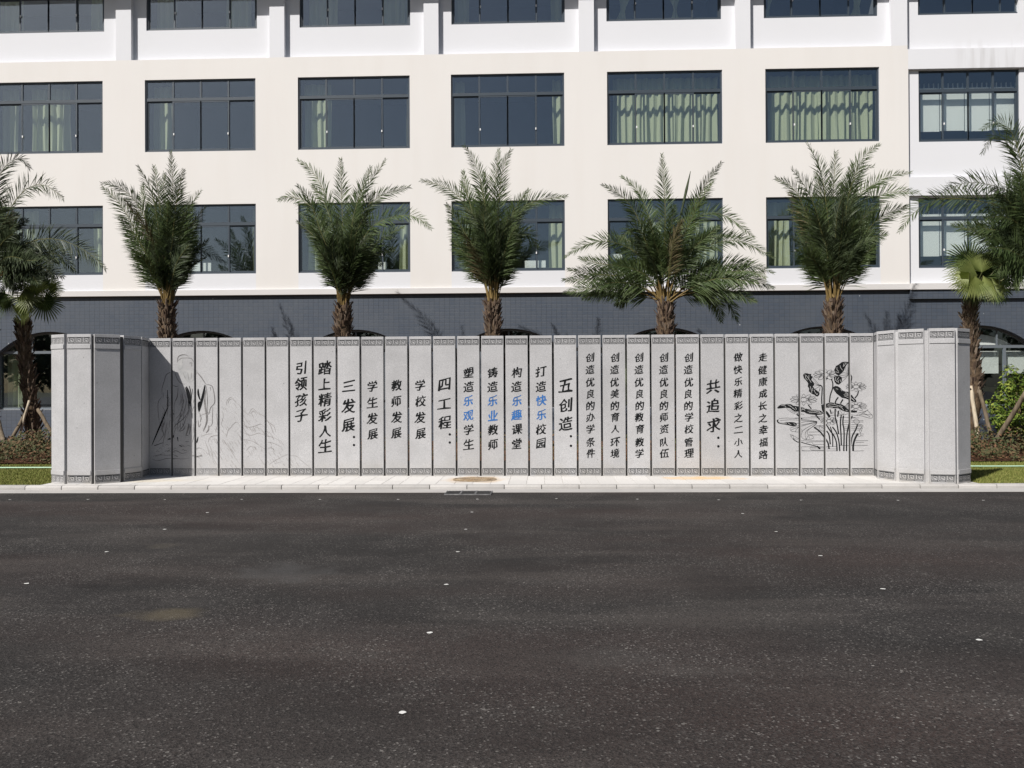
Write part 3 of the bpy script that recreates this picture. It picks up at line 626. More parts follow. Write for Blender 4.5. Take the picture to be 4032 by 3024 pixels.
# ---- lettering: one mesh per character, shared by its repeats
FONTCU = {}
deps = None
def glyph(ch):
    if ch in FONTCU: return FONTCU[ch]
    cu = bpy.data.curves.new('glyph', 'FONT'); cu.body = ch; cu.size = 1; cu.resolution_u = 3; cu.align_x = 'LEFT'
    o = bpy.data.objects.new('glyph', cu); C.objects.link(o); bpy.context.view_layer.update()
    me = bpy.data.meshes.new_from_object(o.evaluated_get(bpy.context.evaluated_depsgraph_get()))
    bpy.data.objects.remove(o); bpy.data.curves.remove(cu)
    n = len(me.vertices); co = np.zeros(n*3); me.vertices.foreach_get('co', co); co = co.reshape(-1, 3)
    x, y = co[:, 0].copy(), co[:, 1].copy(); cx, cy = (x.min()+x.max())/2, (y.min()+y.max())/2; x -= cx; y -= cy
    s = sum(map(ord, ch)) % 97
    y = y*(1+.18*x); x2 = x*.94+.05*y+.02*np.sin(y*9+s)+.010*np.sin(y*23+x*7+s); y2 = y*.98+.17*x+.022*np.sin(x*8+s*1.7)+.010*np.sin(x*21+y*9+s)-.05*x*x
    k = 1.1/max(x2.max()-x2.min(), y2.max()-y2.min(), .75)
    faces = [tuple(p.vertices) for p in me.polygons]; V = []; F = []
    for l, (ox, oy) in enumerate(((-.025, -.006), (.025, .005), (-.012, .009), (.014, -.007), (0, 0))):      # overlaid passes of the brush
        F += [tuple(q+l*n for q in f) for f in faces]; V.append(np.stack([(x2+ox*(1+.5*np.sin(y2*5+s)))*k, np.full(n, -.0003*l), (y2+oy*(1+.8*np.sin(x2*7+s)))*k], 1))
    me2 = bpy.data.meshes.new('character'); me2.from_pydata(np.concatenate(V).tolist(), [], F); me2.update(); FONTCU[ch] = me2; return me2
GL2 = {}
def glyph_col(ch, m):
    k = (ch, m.name)
    if k not in GL2:
        me = glyph(ch).copy(); me.materials.clear(); me.materials.append(m); GL2[k] = me
    return GL2[k]
z3 = lambda v: 1280+v/2.514
cols = [(6, '引领孩子', [425, 580, 740, 895], .225), (7, '踏上精彩人生', [425, 582, 737, 892, 1050, 1195], .23), (8, '三发展', [605, 800, 990], .235),
    (9, '学生发展', [605, 765, 925, 1080], .185), (10, '教师发展', [595, 752, 912, 1070], .185), (11, '学校发展', [595, 752, 915, 1075], .185), (12, '四工程', [588, 780, 965], .225),
    (13, '塑造乐观学生', [470, 610, 750, 895, 1035, 1180], .18), (14, '铸造乐业教师', [470, 610, 750, 895, 1035, 1180], .18), (15, '构造乐趣课堂', [468, 608, 750, 888, 1030, 1175], .18), (16, '打造快乐校园', [458, 608, 745, 888, 1030, 1172], .18),
    (17, '五创造', [598, 790, 975], .235)]
c9 = [320, 440, 565, 680, 798, 910, 1028, 1158, 1270]
for k, s in enumerate(['创造优良的办学条件', '创造优美的育人环境', '创造优良的教育教学', '创造优良的师资队伍', '创造优良的学校管理']): cols.append((18+k, s, c9, .152))
cols += [(23, '共追求', [608, 798, 990], .235), (24, '做快乐精彩之二小人', [318, 440, 560, 675, 798, 918, 1038, 1158, 1275], .148), (25, '走健康成长之幸福路', [318, 445, 560, 678, 798, 920, 1038, 1160, 1282], .148)]
BLUE = {(13, 2), (13, 3), (14, 2), (14, 3), (15, 2), (15, 3), (16, 2), (16, 3)}
for (pi, s, ys, size) in cols:
    par = slabs[pi]
    for k, ch in enumerate(s):
        blue = (pi, k) in BLUE; o = link('character', glyph_col(ch, M['blue_ink'] if blue else M['ink']), par)
        px = (322+52.17*(pi+.5))*1.8228; zz = on_wall(px, z3(ys[k]))[1]-PZ
        o.location = (PWID/2+rnd.uniform(-.006, .006)+(.012 if pi > 17 else 0), -.0025, zz); o.scale = (size, size, size)*1
        if ch in '三上工二小一人': o.scale = (size*.95, size, size*.85)
        if blue: o['label'] = 'blue painted character'
for (pi, ys) in ((8, (1108, 1187)), (12, (1082, 1162)), (17, (1100, 1195)), (23, (1115, 1200))):
    for yv in ys:
        px = (322+52.17*(pi+.5))*1.8228; zz = on_wall(px, z3(yv))[1]-PZ; d = MB(); r_ = .022
        d.poly([(r_*math.cos(a*.393), 0, r_*math.sin(a*.393)) for a in range(16)], M['ink']); o = d.obj('colon_dot', slabs[pi]); o.location = (PWID*.74, -.0025, zz)

# ---- engraved pictures, clipped to the slabs they are cut in
ENG = {}
def clip_poly(pts, u0, u1):
    for (c, sgn) in ((u0, 1), (u1, -1)):
        out = []
        for i in range(len(pts)):
            a, b_ = pts[i-1], pts[i]; ia, ib = sgn*(a[0]-c) >= 0, sgn*(b_[0]-c) >= 0
            if ia != ib: t = (c-a[0])/(b_[0]-a[0]); out.append((c, a[1]+t*(b_[1]-a[1])))
            if ib: out.append(b_)
        pts = out
        if len(pts) < 3: return []
    return pts
def eng_poly(pts, m, y=-.0025, name='engraving'):
    for i in range(NP):
        u0 = i*PITCH_+GAP/2+.004; u1 = u0+PWID-.008
        if max(p[0] for p in pts) < u0 or min(p[0] for p in pts) > u1: continue
        c = clip_poly(pts, u0, u1)
        if len(c) >= 3:
            mb = ENG.setdefault((i, name), MB()); mb.poly([(p[0]-i*PITCH_-GAP/2, y, p[1]-PZ) for p in c], m)
def smooth_pts(pts, n=6):
    if len(pts) < 3: return pts
    out = []; P_ = [pts[0]]+list(pts)+[pts[-1]]
    for i in range(1, len(P_)-2):
        p0, p1, p2, p3 = P_[i-1], P_[i], P_[i+1], P_[i+2]
        for k in range(n):
            t = k/n; out.append(tuple(.5*((2*p1[j])+(-p0[j]+p2[j])*t+(2*p0[j]-5*p1[j]+4*p2[j]-p3[j])*t*t+(-p0[j]+3*p1[j]-3*p2[j]+p3[j])*t**3) for j in (0, 1)))
    out.append(tuple(pts[-1])); return out
def eng_stroke(pts, wd, m, y=-.0025, taper=False, n=6, name='engraving'):
    pts = smooth_pts(pts, n); N_ = len(pts)
    L_, R_ = [], []
    for i, p in enumerate(pts):
        a, b_ = pts[max(i-1, 0)], pts[min(i+1, N_-1)]; dx, dy = b_[0]-a[0], b_[1]-a[1]; l = math.hypot(dx, dy) or 1
        ww = wd/2*(1 if not taper else math.sin(math.pi*(.12+.82*i/max(1, N_-1)))); L_.append((p[0]-dy/l*ww, p[1]+dx/l*ww)); R_.append((p[0]+dy/l*ww, p[1]-dx/l*ww))
    for i in range(N_-1): eng_poly([L_[i], R_[i], R_[i+1], L_[i+1]], m, y, name)
def LZ(p): return on_wall(3040+p[0]/4.148, 1400+p[1]/4.148)
def LP(*a): return [LZ(p) for p in a]
zpx = .0046/4.148                                      # metres per zoom pixel
leaves = [
 [(505,315),(530,290),(570,288),(600,300),(640,300),(635,330),(665,345),(650,370),(640,395),(680,440),(690,480),(665,500),(690,540),(720,560),(745,590),(775,605),(770,640),(745,668),(715,665),(690,640),(650,625),(620,600),(600,580),(605,540),(580,500),(590,460),(575,430),(550,400),(520,370),(510,340)],
 [(1245,105),(1200,100),(1140,105),(1110,130),(1080,150),(1040,170),(1030,205),(1010,240),(1030,260),(1030,290),(1060,310),(1085,330),(1110,310),(1140,280),(1170,250),(1190,200),(1215,150),(1245,125)],
 [(1010,345),(1050,335),(1100,330),(1140,355),(1140,400),(1130,440),(1090,475),(1050,465),(1020,430),(1010,390)],
 [(990,520),(1030,495),(1070,500),(1110,525),(1150,570),(1200,590),(1235,590),(1270,630),(1310,650),(1340,700),(1375,725),(1370,760),(1330,755),(1290,740),(1250,720),(1200,700),(1140,690),(1090,650),(1050,620),(1020,580),(1000,545)],
 [(860,800),(900,780),(960,765),(1050,780),(1130,795),(1180,820),(1220,860),(1260,890),(1320,895),(1385,900),(1390,925),(1340,932),(1260,925),(1190,915),(1130,890),(1080,860),(1000,860),(930,850),(870,850)],
 [(80,855),(110,820),(150,800),(210,800),(250,790),(310,795),(350,820),(400,825),(480,840),(560,870),(640,885),(720,885),(790,900),(845,940),(800,965),(720,970),(620,960),(560,945),(520,920),(440,915),(370,915),(330,890),(290,860),(230,850),(160,860),(100,865)],
 [(75,1060),(90,1045),(110,1045),(95,1065),(120,1090),(180,1100),(240,1090),(300,1085),(360,1090),(405,1110),(400,1140),(350,1155),(310,1150),(240,1130),(160,1120),(100,1105),(80,1085)]]
from mathutils.geometry import tessellate_polygon
for lf in leaves:
    q = [LZ(p) for p in lf]
    for tri in tessellate_polygon([[Vector((a, b_, 0)) for a, b_ in q]]): eng_poly([q[k] for k in tri], M['ink'], name='lotus_engraving')
def vein(*pts): eng_stroke(LP(*pts), 5*zpx, M['vein'], -.0042, name='lotus_engraving')
for v_ in [((530,310),(570,340),(610,400),(640,440)),((545,330),(550,370),(580,400)),((600,320),(600,370)),((620,500),(640,560),(650,610)),((660,530),(665,580)),((690,560),(700,600),(740,640)),((720,640),(750,620)),
    ((1060,190),(1060,230),(1090,260)),((1110,160),(1120,200),(1150,240)),((1170,130),(1165,180),(1200,130)),((1040,265),(1090,280)),((1180,120),(1220,125)),((1040,350),(1035,400),(1070,430)),((1090,350),(1060,400)),((1110,390),(1120,430)),((1080,400),(1080,450)),
    ((1040,540),(1080,550)),((1120,550),(1140,580)),((1170,640),(1250,660),(1330,720)),((1180,660),(1250,690)),((1190,620),(1260,640)),((1300,700),(1350,745)),((1200,600),(1240,625)),
    ((910,800),(960,790),(1060,810),(1130,850),(1165,890)),((900,820),(1000,830),(1080,840)),((1020,780),(1020,800)),((1100,810),(1150,840)),((1200,890),(1230,900)),((930,845),(990,845)),
    ((150,815),(200,820),(230,845)),((250,800),(320,840),(380,890)),((300,820),(350,870)),((380,840),(400,880)),((470,890),(560,860)),((480,850),(540,900)),((580,910),(700,905),(820,945)),((600,935),(700,930),(800,955)),((640,900),(760,900)),((760,900),(790,940)),
    ((100,1080),(160,1105),(240,1110)),((260,1100),(310,1135)),((350,1110),(380,1130))]: vein(*v_)
for s_, wd in [([(775,480),(815,510),(815,600),(810,700),(812,790)],12),([(965,380),(990,450),(985,540),(950,650),(935,765)],12),([(1270,300),(1300,350),(1290,420),(1280,470)],12),([(1410,575),(1395,640),(1350,695)],12),([(1080,680),(1045,730),(1030,775)],14),([(1155,715),(1115,785)],14),([(590,805),(640,870)],12),
    ([(820,800),(840,900),(890,930),(940,1005)],26),([(405,960),(490,1040)],14),([(710,970),(780,1045)],14),([(685,1170),(780,1240),(850,1330),(910,1420),(930,1525)],16),([(880,1120),(950,1230),(1010,1310),(1050,1420),(1060,1560)],14),([(985,1165),(1050,1260),(1090,1400),(1105,1560)],14),
    ([(1030,870),(1030,1000),(1060,1120),(1085,1280)],14),([(1130,970),(1115,1100),(1125,1300),(1130,1465)],14),([(1165,980),(1155,1100),(1175,1250),(1170,1560)],14),([(1310,985),(1260,1100),(1220,1300),(1215,1560)],14),([(1395,1120),(1370,1200),(1310,1320),(1290,1430),(1270,1560)],14),
    ([(1400,1270),(1350,1370),(1325,1470),(1325,1560)],20),([(945,880),(965,950)],12),([(1085,900),(1070,1000)],14),([(890,1230),(930,1300),(950,1450)],14),([(950,1160),(985,1300),(990,1490)],11),([(470,1415),(600,1450),(720,1480),(785,1525)],8),([(340,1360),(400,1405),(440,1415)],9),([(735,1480),(785,1525)],16),([(870,380),(910,372)],10),([(1230,790),(1260,760)],10)]:
    eng_stroke(LP(*s_), wd*1.45*zpx, M['ink'], name='lotus_engraving')
def thin(*pts, w=4.5): eng_stroke(LP(*pts), w*zpx, M['ink'], name='lotus_engraving')
def petal(cx, cy, L_, wd, ang):
    c, s = math.cos(ang), math.sin(ang); q = []
    for t in np.linspace(0, 1, 7): q.append((t*L_, wd*math.sin(math.pi*t**.8)))
    pts = [(cx+x*c-y*s, cy-(x*s+y*c)) for x, y in q]; pts2 = [(cx+x*c+y*s, cy-(x*s-y*c)) for x, y in q]
    thin(*pts, w=4); thin(*pts2, w=4)
def flower(cx, cy, w_, h_):
    for k, a in enumerate((5, 30, 58, 90, 122, 150, 175, 200, 235, 270, 305, 340)):
        r_ = R(a); px_, py_ = cx+math.cos(r_)*w_*.16, cy-math.sin(r_)*h_*.16
        L_ = math.hypot(math.cos(r_)*w_*.36, math.sin(r_)*h_*.40); petal(px_, py_, L_, h_*.16, math.atan2(math.sin(r_)*h_, math.cos(r_)*w_))
    thin(*[(cx+math.cos(t)*h_*.26, cy+math.sin(t)*h_*.24) for t in np.linspace(0, 6.283, 12)], w=4)
for f_ in ((515,720,430,170),(870,315,380,175),(1370,510,330,150),(1370,830,350,150),(930,1070,280,130)): flower(*f_)
for q_ in [((1400,940),(1480,920),(1560,900),(1600,940),(1640,980),(1630,1020),(1560,1015),(1480,990),(1380,965)),((1440,960),(1520,960),(1600,1000)),((1480,930),(1540,960),(1640,970)),((1290,965),(1400,975),(1500,930),(1570,880)),((1040,870),(1070,930),(1150,965),(1240,950)),((1100,880),(1130,930),(1160,965)),((1180,930),(1160,965)),((230,850),(290,910),(400,960),(440,960)),((280,880),(380,930),(520,960)),((400,960),(440,925),(480,970)),
    ((110,1030),(250,1020),(500,1040),(735,1075)),((130,1060),(350,1050),(735,1078)),((400,1110),(550,1080),(735,1080)),((300,1180),(450,1140),(735,1082)),((300,1220),(420,1170),(600,1120),(735,1085)),((290,1180),(310,1230),(380,1245),(450,1250)),((380,1245),(400,1200),(450,1160)),((735,1090),(620,1150),(520,1210),(480,1250)),((735,1095),(660,1160),(580,1230),(585,1290),(660,1310),(670,1350),(600,1370),(540,1360)),((480,1200),(490,1250),(475,1310),(510,1360),(570,1370)),((735,1090),(700,1140),(560,1230),(540,1310),(560,1360)),((560,1370),(590,1310),(620,1360)),
    ((660,350),(720,420),(775,485)),((665,380),(720,450),(775,488)),((690,500),(740,490),(775,488)),((700,540),(750,520),(775,490)),((730,570),(760,590),(785,520)),((670,440),(720,470),(775,488)),((780,490),(780,560),(750,600)),
    ((1245,300),(1210,260),(1195,190)),((1245,300),(1225,220),(1230,150)),((1245,300),(1180,280),(1130,290)),((1245,305),(1180,320),(1110,325)),((1245,310),(1190,350),(1140,360)),((1245,312),(1200,370),(1140,430)),((1245,300),(1240,230),(1245,160)),
    ((1330,1070),(1345,1045),(1390,1040),(1425,1070),(1420,1100),(1385,1115),(1345,1100),(1330,1070)),((1420,1270),(1405,1300),(1420,1325),(1450,1300),(1440,1260),(1420,1230),(1440,1200),(1470,1165),(1465,1220),(1440,1260)),((770,1140),(775,1200),(830,1235),(845,1200),(800,1160),(770,1140)),((810,1170),(820,1230)),((290,1290),(320,1340),(360,1360),(430,1360),(390,1330),(330,1300),(290,1290)),((310,1320),(340,1300),(350,1355)),((560,1420),(650,1410),(900,1405)),((480,1500),(500,1550),(620,1555)),((620,1520),(650,1500),(900,1500)),((620,1520),(660,1548),(850,1550)),((650,1420),(690,1450),(850,1450))]: thin(*q_, w=4)
for (y_, a, b_) in ((1018,370,840),(993,630,830),(1010,1100,1360),(1022,1290,1420),(1065,1160,1490),(1090,1160,1490),(1130,1130,1470),(1142,1400,1490),(1165,1170,1490),(1190,1180,1480),(1217,1180,1460),(1250,600,800),(1295,590,830),(1280,960,1500),(1145,720,850),(1165,700,850),(1392,470,850),(1390,1360,1565),(1420,1370,1500),(1468,1110,1560),(1490,420,1050),(1525,640,1050),(1557,390,1060),(1560,1340,1500),(1312,1440,1490),(945,950,1000),(925,960,1010),(975,940,1120)):
    thin((a, y_), (b_, y_-3+rnd.uniform(-3, 3)), w=4)
# a robed elder, drawn as a plain generic figure, and hills
def SZ(p): return on_wall(560+p[0]/3.456, 1380+p[1]/3.456)
def SP(*a): return [SZ(p) for p in a]
spx = .0046/3.456
def s_st(pts, w_, m, nm='figure_engraving', taper=True): eng_stroke(SP(*pts), w_*1.35*spx, m, taper=taper, name=nm)
def s_fill(pts, m, y=-.002):
    q = smooth_pts([SZ(p) for p in pts]+[SZ(pts[0])], 4)[:-1]
    for tri in tessellate_polygon([[Vector((a, b_, 0)) for a, b_ in q]]): eng_poly([q[k] for k in tri], m, y, 'figure_engraving')
s_fill([(482,200),(490,120),(535,85),(565,95),(545,150),(550,225),(510,265),(484,245)], M['greywash'])
s_fill([(555,245),(620,275),(690,245),(745,275),(725,350),(665,425),(595,415),(540,360),(505,310)], M['greywash'])
for p_, w_ in [([(478,160),(490,90),(540,60),(600,62),(630,85)],9),([(490,140),(540,105),(620,100)],7),([(600,100),(670,110),(700,160)],6),([(640,172),(665,168),(688,174)],5),([(668,178),(676,205),(664,214)],4),([(560,300),(575,350),(600,400)],4),([(620,300),(630,360),(640,410)],4),([(670,300),(672,350),(660,400)],4),
    ([(440,275),(400,290),(330,330),(300,420),(270,520),(275,620)],7),([(275,620),(225,690),(215,760),(222,880),(235,990)],7),([(440,280),(470,370),(520,440),(580,460)],7),([(400,460),(460,490),(500,480)],6),([(490,500),(480,620),(455,690)],8),
    ([(750,300),(800,360),(870,465)],10),([(870,465),(920,470),(960,505),(985,640),(980,720),(930,780),(905,870),(890,830)],8),([(925,500),(930,550)],14),([(960,770),(955,900),(950,1000),(905,1045)],7),([(905,1020),(900,1080),(865,1125)],14),
    ([(870,480),(885,650),(890,850)],7),([(860,540),(850,700),(880,900),(870,1000),(830,1100)],20),([(620,840),(560,930),(450,1020),(430,1080)],9),([(580,600),(600,700),(560,850),(470,980)],7),([(540,560),(560,700),(520,850),(430,960)],6),([(600,900),(560,1020),(500,1100)],8),([(510,1100),(560,1080),(600,1020)],7),
    ([(640,1000),(620,1080),(600,1150)],16),([(665,1000),(655,1080),(640,1150)],10),([(780,850),(800,920),(785,980)],8),([(760,950),(770,1040),(800,990)],8),([(700,1000),(690,1100)],6),([(300,980),(270,1060),(290,1150),(220,1240)],10),([(340,980),(300,1180),(280,1300)],7),([(360,1100),(340,1250)],7),
    ([(410,850),(430,860),(420,880)],8),([(140,1480),(200,1500),(260,1490),(330,1470),(420,1470),(560,1475),(650,1460)],6),([(150,1440),(250,1420),(350,1430)],6),([(390,1400),(460,1365),(540,1400),(620,1380)],6)]: s_st(p_, w_, M['pencil'])
for p_, w_ in [([(600,490),(640,600),(655,760)],26),([(585,500),(625,640),(640,800)],13),([(640,480),(668,600),(665,720)],11),([(760,520),(765,600),(790,680)],20),([(855,470),(830,600),(790,760),(770,840)],26),([(800,700),(770,720),(765,820)],22),([(680,520),(690,600)],16),([(345,545),(348,700),(345,790)],9),([(345,780),(250,1010),(130,1295)],17),
    ([(165,1295),(285,1255)],20),([(350,1210),(410,1190),(430,1150)],18),([(480,1180),(490,1240)],26),([(505,1290),(545,1310)],20),([(590,1240),(640,1242)],10),([(760,1175),(745,1240),(725,1262)],14),([(395,1480),(465,1470)],14),([(740,1445),(810,1425)],12),([(345,540),(348,560)],20),([(590,1150),(630,1160)],14)]: s_st(p_, w_, M['ink'], taper=True)
fr_ = random.Random(9)
for k in range(46):        # drapery folds
    t = fr_.random(); x0, y0 = 250+500*t+fr_.uniform(-20, 20), fr_.uniform(560, 1050); L_ = fr_.uniform(70, 230); bd = fr_.uniform(-40, 40)
    s_st([(x0, y0), (x0+bd, y0+L_*.5), (x0+bd*.3-.12*L_, y0+L_)], 4, M['pencil'])
for k in range(30):
    x0, y0 = fr_.uniform(170, 820), fr_.uniform(1280, 1460); L_ = fr_.uniform(30, 90); s_st([(x0, y0), (x0+L_*.5, y0-12), (x0+L_, y0+4)], 4, M['pencil'])
def MZ(p): return on_wall(700+p[0]/2.513, 1280+p[1]/2.513)
mpx = .0046/2.513
hr = random.Random(3)
ridges = [[(480,790),(490,745),(530,715),(580,770),(620,800)],[(495,780),(510,740),(540,730)],[(600,780),(660,860),(720,900)],[(700,880),(740,825),(790,870),(850,900),(900,960),(960,1010)],[(720,880),(750,850),(780,890)],[(440,850),(450,900),(430,980)],[(530,1000),(580,960),(620,1000)],[(560,1060),(600,1020)],[(480,1110),(500,1040),(540,1000)],
    [(640,990),(700,1010),(760,1000),(820,980),(860,1010)],[(760,1010),(820,1030),(870,1090),(940,1110),(1010,1140)],[(640,1060),(720,1090),(800,1070),(880,1100)],[(650,1130),(740,1150),(820,1200),(880,1240)],[(890,1160),(950,1170),(1030,1210)],[(890,1220),(930,1215),(965,1250)],[(680,1240),(720,1200),(780,1220)],
    [(900,1380),(980,1330),(1070,1285),(1110,1290)],[(1120,1290),(1180,1300),(1220,1340),(1300,1400)],[(960,1370),(1040,1350)],[(300,1160),(320,1110),(380,1090),(400,1100)],[(270,1150),(300,1230),(330,1330)],[(310,1180),(340,1260),(350,1350)],[(340,1130),(380,1130),(395,1180)],[(440,1130),(480,1180),(520,1230),(560,1300),(610,1370)],[(500,1200),(520,1240)],[(460,1280),(500,1330)],[(880,940),(920,1000),(940,1060)],[(900,960),(950,1000),(970,1060)],[(640,880),(690,960),(720,990)],
    [(210,900),(260,880),(330,860)],[(230,1100),(290,1080),(345,1075)],[(200,1260),(240,1290),(180,1310)],[(380,870),(390,980),(370,1060)]]
for p_ in ridges: eng_stroke([MZ(q) for q in p_], 4.5*mpx, M['faint'], taper=True, name='landscape_engraving')
for k in range(150):
    r_ = hr.choice(ridges); p0 = hr.choice(r_); dx, dy = hr.uniform(-40, 60), hr.uniform(10, 170); x0, y0 = p0[0]+dx, p0[1]+dy
    if y0 > 1400: continue
    L_ = hr.uniform(25, 70); eng_stroke([MZ(q) for q in [(x0, y0), (x0+L_*.2, y0+L_*.35), (x0+L_*.55, y0+L_*.9)]], 3.6*mpx, M['faint'], taper=True, name='landscape_engraving', n=3)
for (i, nm), mb in ENG.items(): mb.obj(nm, slabs[i])

# ================================================================ palms
CORE = Vector((0, 0, 1))
def frond_mesh(pts, wl, m, seed, nl=92, twist=0, facing=None, start=.25, base_m=None):
    q = random.Random(seed); P_ = [Vector(p) for p in pts]; PP = [P_[0]]+P_+[P_[-1]]; cur = []
    for i in range(1, len(PP)-2):
        for k in range(8):
            t = k/8; p0, p1, p2, p3 = PP[i-1], PP[i], PP[i+1], PP[i+2]
            cur.append(.5*((2*p1)+(-p0+p2)*t+(2*p0-5*p1+4*p2-p3)*t*t+(-p0+3*p1-3*p2+p3)*t**3))
    cur.append(P_[-1]); S = [0]
    for a, b_ in zip(cur, cur[1:]): S.append(S[-1]+(b_-a).length)
    Lt = S[-1]
    def pos(t):
        d = t*Lt; i = 0
        while i < len(S)-2 and S[i+1] < d: i += 1
        k = (d-S[i])/max(1e-6, S[i+1]-S[i]); return cur[i].lerp(cur[i+1], k), (cur[i+1]-cur[i]).normalized()
    mb = MB(); o0 = P_[0]
    rp = [pos(t)[0]-o0 for t in np.linspace(0, .99, 12)]
    mb.tube(rp[:4], [.022, .018, .015, .013], M['rachis_base'] if base_m is None else base_m, 5); mb.tube(rp[3:], [.013-.0011*i for i in range(9)], M['rachis'], 4)
    n0 = Vector(facing or (q.uniform(-.5, .5), -1, q.uniform(-.2, .5))); V = []; F = []; k0 = 0
    tw = q.uniform(-.5, .5)
    for s in (-1, 1):
        for i in range(nl):
            t = start+(1-start)*(i+q.uniform(-.35, .35)+.5)/nl; t = min(t, .995); p, T = pos(t); p = p-o0
            N_ = (n0-T*n0.dot(T)).normalized(); Sd = T.cross(N_); a = tw*(t-.3)+twist; N2 = N_*math.cos(a)+Sd*math.sin(a); S2 = T.cross(N2)*s
            th = R(66-36*t+q.uniform(-12, 12)); ll = wl*(.45+.75*math.sin(math.pi*min(1, (t*.86+.16))))*(1.05 if t < .85 else 1-.45*(t-.85)/.15)*q.uniform(.8, 1.1)
            d = (T*math.cos(th)+S2*math.sin(th)+N2*q.uniform(-.1, .5)).normalized(); wv = d.cross(N2)
            if wv.length < .1: wv = T
            wv = (wv.normalized()*.7+N2*q.uniform(-.7, .7)).normalized()*.0095*(1.15 if t < .8 else .8)
            mid = p+d*ll*.5; tip = p+d*ll+Vector((0, 0, -.10*ll*q.uniform(.2, 1.4)))
            V += [p-wv*.5, p+wv*.5, mid-wv, mid+wv, tip]; F += [(k0, k0+1, k0+3, k0+2), (k0+2, k0+3, k0+4)]; k0 += 5
    mb.arr(V, F, m); return mb, o0
def trunk_part(par, pts, rad, n_stub, seed, stub_len=.13):
    q = random.Random(seed); mb = MB(); pts = [Vector(p) for p in pts]; n = 26
    L_ = []
    for i in range(n+1):
        t = i/n*(len(pts)-1); k = min(int(t), len(pts)-2); L_.append(pts[k].lerp(pts[k+1], t-k))
    rr = [rad[0]+(rad[1]-rad[0])*(i/n) for i in range(n+1)]
    mb.tube(L_, [r_*(1+q.uniform(-.08, .08)) for r_ in rr], M['trunk'], 14, .06); mb.obj('trunk', par, smooth=True)
    st = MB()
    for j in range(n_stub):
        t = q.random(); i = min(int(t*n), n-1); c = L_[i].lerp(L_[i+1], t*n-i); r_ = rr[i]; a = q.uniform(0, 6.283); o_ = Vector((math.cos(a), math.sin(a), 0)); sd_ = Vector((-math.sin(a), math.cos(a), 0))
        ln = stub_len*q.uniform(.5, 1.7); wd = .032*q.uniform(.5, 1.3); b0 = c+o_*(r_*.88); up = (Vector((0, 0, 1))+o_*q.uniform(.2, 1.0)+sd_*q.uniform(-.15, .15)).normalized(); e = b0+up*ln
        st.arr([b0-sd_*wd, b0+sd_*wd, b0+o_*.03+Vector((0, 0, -.02)), e-sd_*wd*.55, e+sd_*wd*.55, e+o_*.014], [(0, 1, 4, 3), (1, 2, 5, 4), (2, 0, 3, 5), (3, 4, 5)], M['boot'])
    prop(st.obj('leaf_stubs', par), kind='stuff')
def palm(label, Y, org, s, basept, fr, wl, seed, core, rt=.21, spread=.5, coreh=(1.6, 2.9), fol='frond', tb=None, group='feather palms standing behind the stone screen', petlen=None, cw=None):
    q = random.Random(seed); px = lambda p, yy=Y: atY(org[0]+p[0]/s, org[1]+p[1]/s, yy)
    b0 = px(basept); foot = Vector((b0.x+(tb or 0), Y, PZ)); root = prop(empty('palm_tree', foot), label, 'palm tree', group)
    L = lambda p: Vector(p)-foot
    trunk_part(root, [L((foot.x, foot.y, PZ-.05)), L(b0)+Vector((0, 0, .12))], (rt*1.05, rt*.8), 850, seed, .125)
    fr3 = []
    for f in fr:
        dz = q.uniform(-.9, .9); n_ = len(f); pts = []
        for i, p in enumerate(f):
            yy = Y+dz*(i/(n_-1))**1.2; pts.append(px(p, yy))
        pts[0] = pts[0]+Vector((q.uniform(-.06, .06), q.uniform(-.15, .15), q.uniform(-.1, .1))); pts = [L(p) for p in pts]; fr3.append(pts)
    for k, pts in enumerate(fr3):
        mb, o0 = frond_mesh(pts, wl, M[fol], seed*100+k); o = mb.obj('frond', root); o.location = o0
    c0 = L(b0)
    for k in range(core):                      # the inner, more upright fronds of the crown
        az = q.uniform(0, 6.283); h = q.uniform(*coreh); sp = spread*q.uniform(.25, 1); d = Vector((math.cos(az)*sp*(cw or 1), math.sin(az)*sp, 0)); st = c0+d*.22+Vector((0, 0, q.uniform(-.12, .08)))
        bend = q.uniform(.2, .75)*d; pts = [st, st+d*.22+Vector((0, 0, h*.35)), st+d*.68+bend*.4+Vector((0, 0, h*.73)), st+d*1.0+bend*1.3+Vector((q.uniform(-.2, .2), 0, h*q.uniform(.88, 1.0)))]
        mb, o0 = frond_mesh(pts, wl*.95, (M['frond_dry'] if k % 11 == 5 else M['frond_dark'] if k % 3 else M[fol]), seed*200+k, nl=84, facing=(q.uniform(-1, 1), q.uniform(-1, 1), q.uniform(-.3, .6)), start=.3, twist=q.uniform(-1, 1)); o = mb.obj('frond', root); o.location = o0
    return root
PY = 20.7
B1 = (590, 1400)
palm('feather palm with a tall narrow crown, leftmost of those rising fully behind the screen', PY, (380, 560), 2.126, B1, [
 [(575,1350),(480,900),(370,560),(200,380),(45,345)], [(570,1350),(420,950),(280,650),(160,470),(50,380)], [(590,1350),(540,900),(470,450),(350,200)], [(590,1350),(560,900),(520,450),(480,200)],
 [(600,1350),(610,900),(640,400),(620,80)], [(600,1350),(630,900),(670,500),(730,230)], [(600,1350),(660,1000),(740,620),(880,400)], [(610,1350),(690,1000),(770,650),(810,500)],
 [(580,1350),(450,1000),(300,750),(200,640)], [(580,1350),(500,900),(400,600),(390,350)], [(600,1350),(590,900),(560,500),(570,260)], [(610,1350),(700,950),(800,720),(840,640)],
 [(570,1350),(440,1050),(330,850),(260,740)], [(610,1350),(720,1050),(800,850),(840,790)], [(570,1350),(470,1120),(400,980),(310,900)]], .42, 1, 30, spread=.5, coreh=(1.5, 2.9))
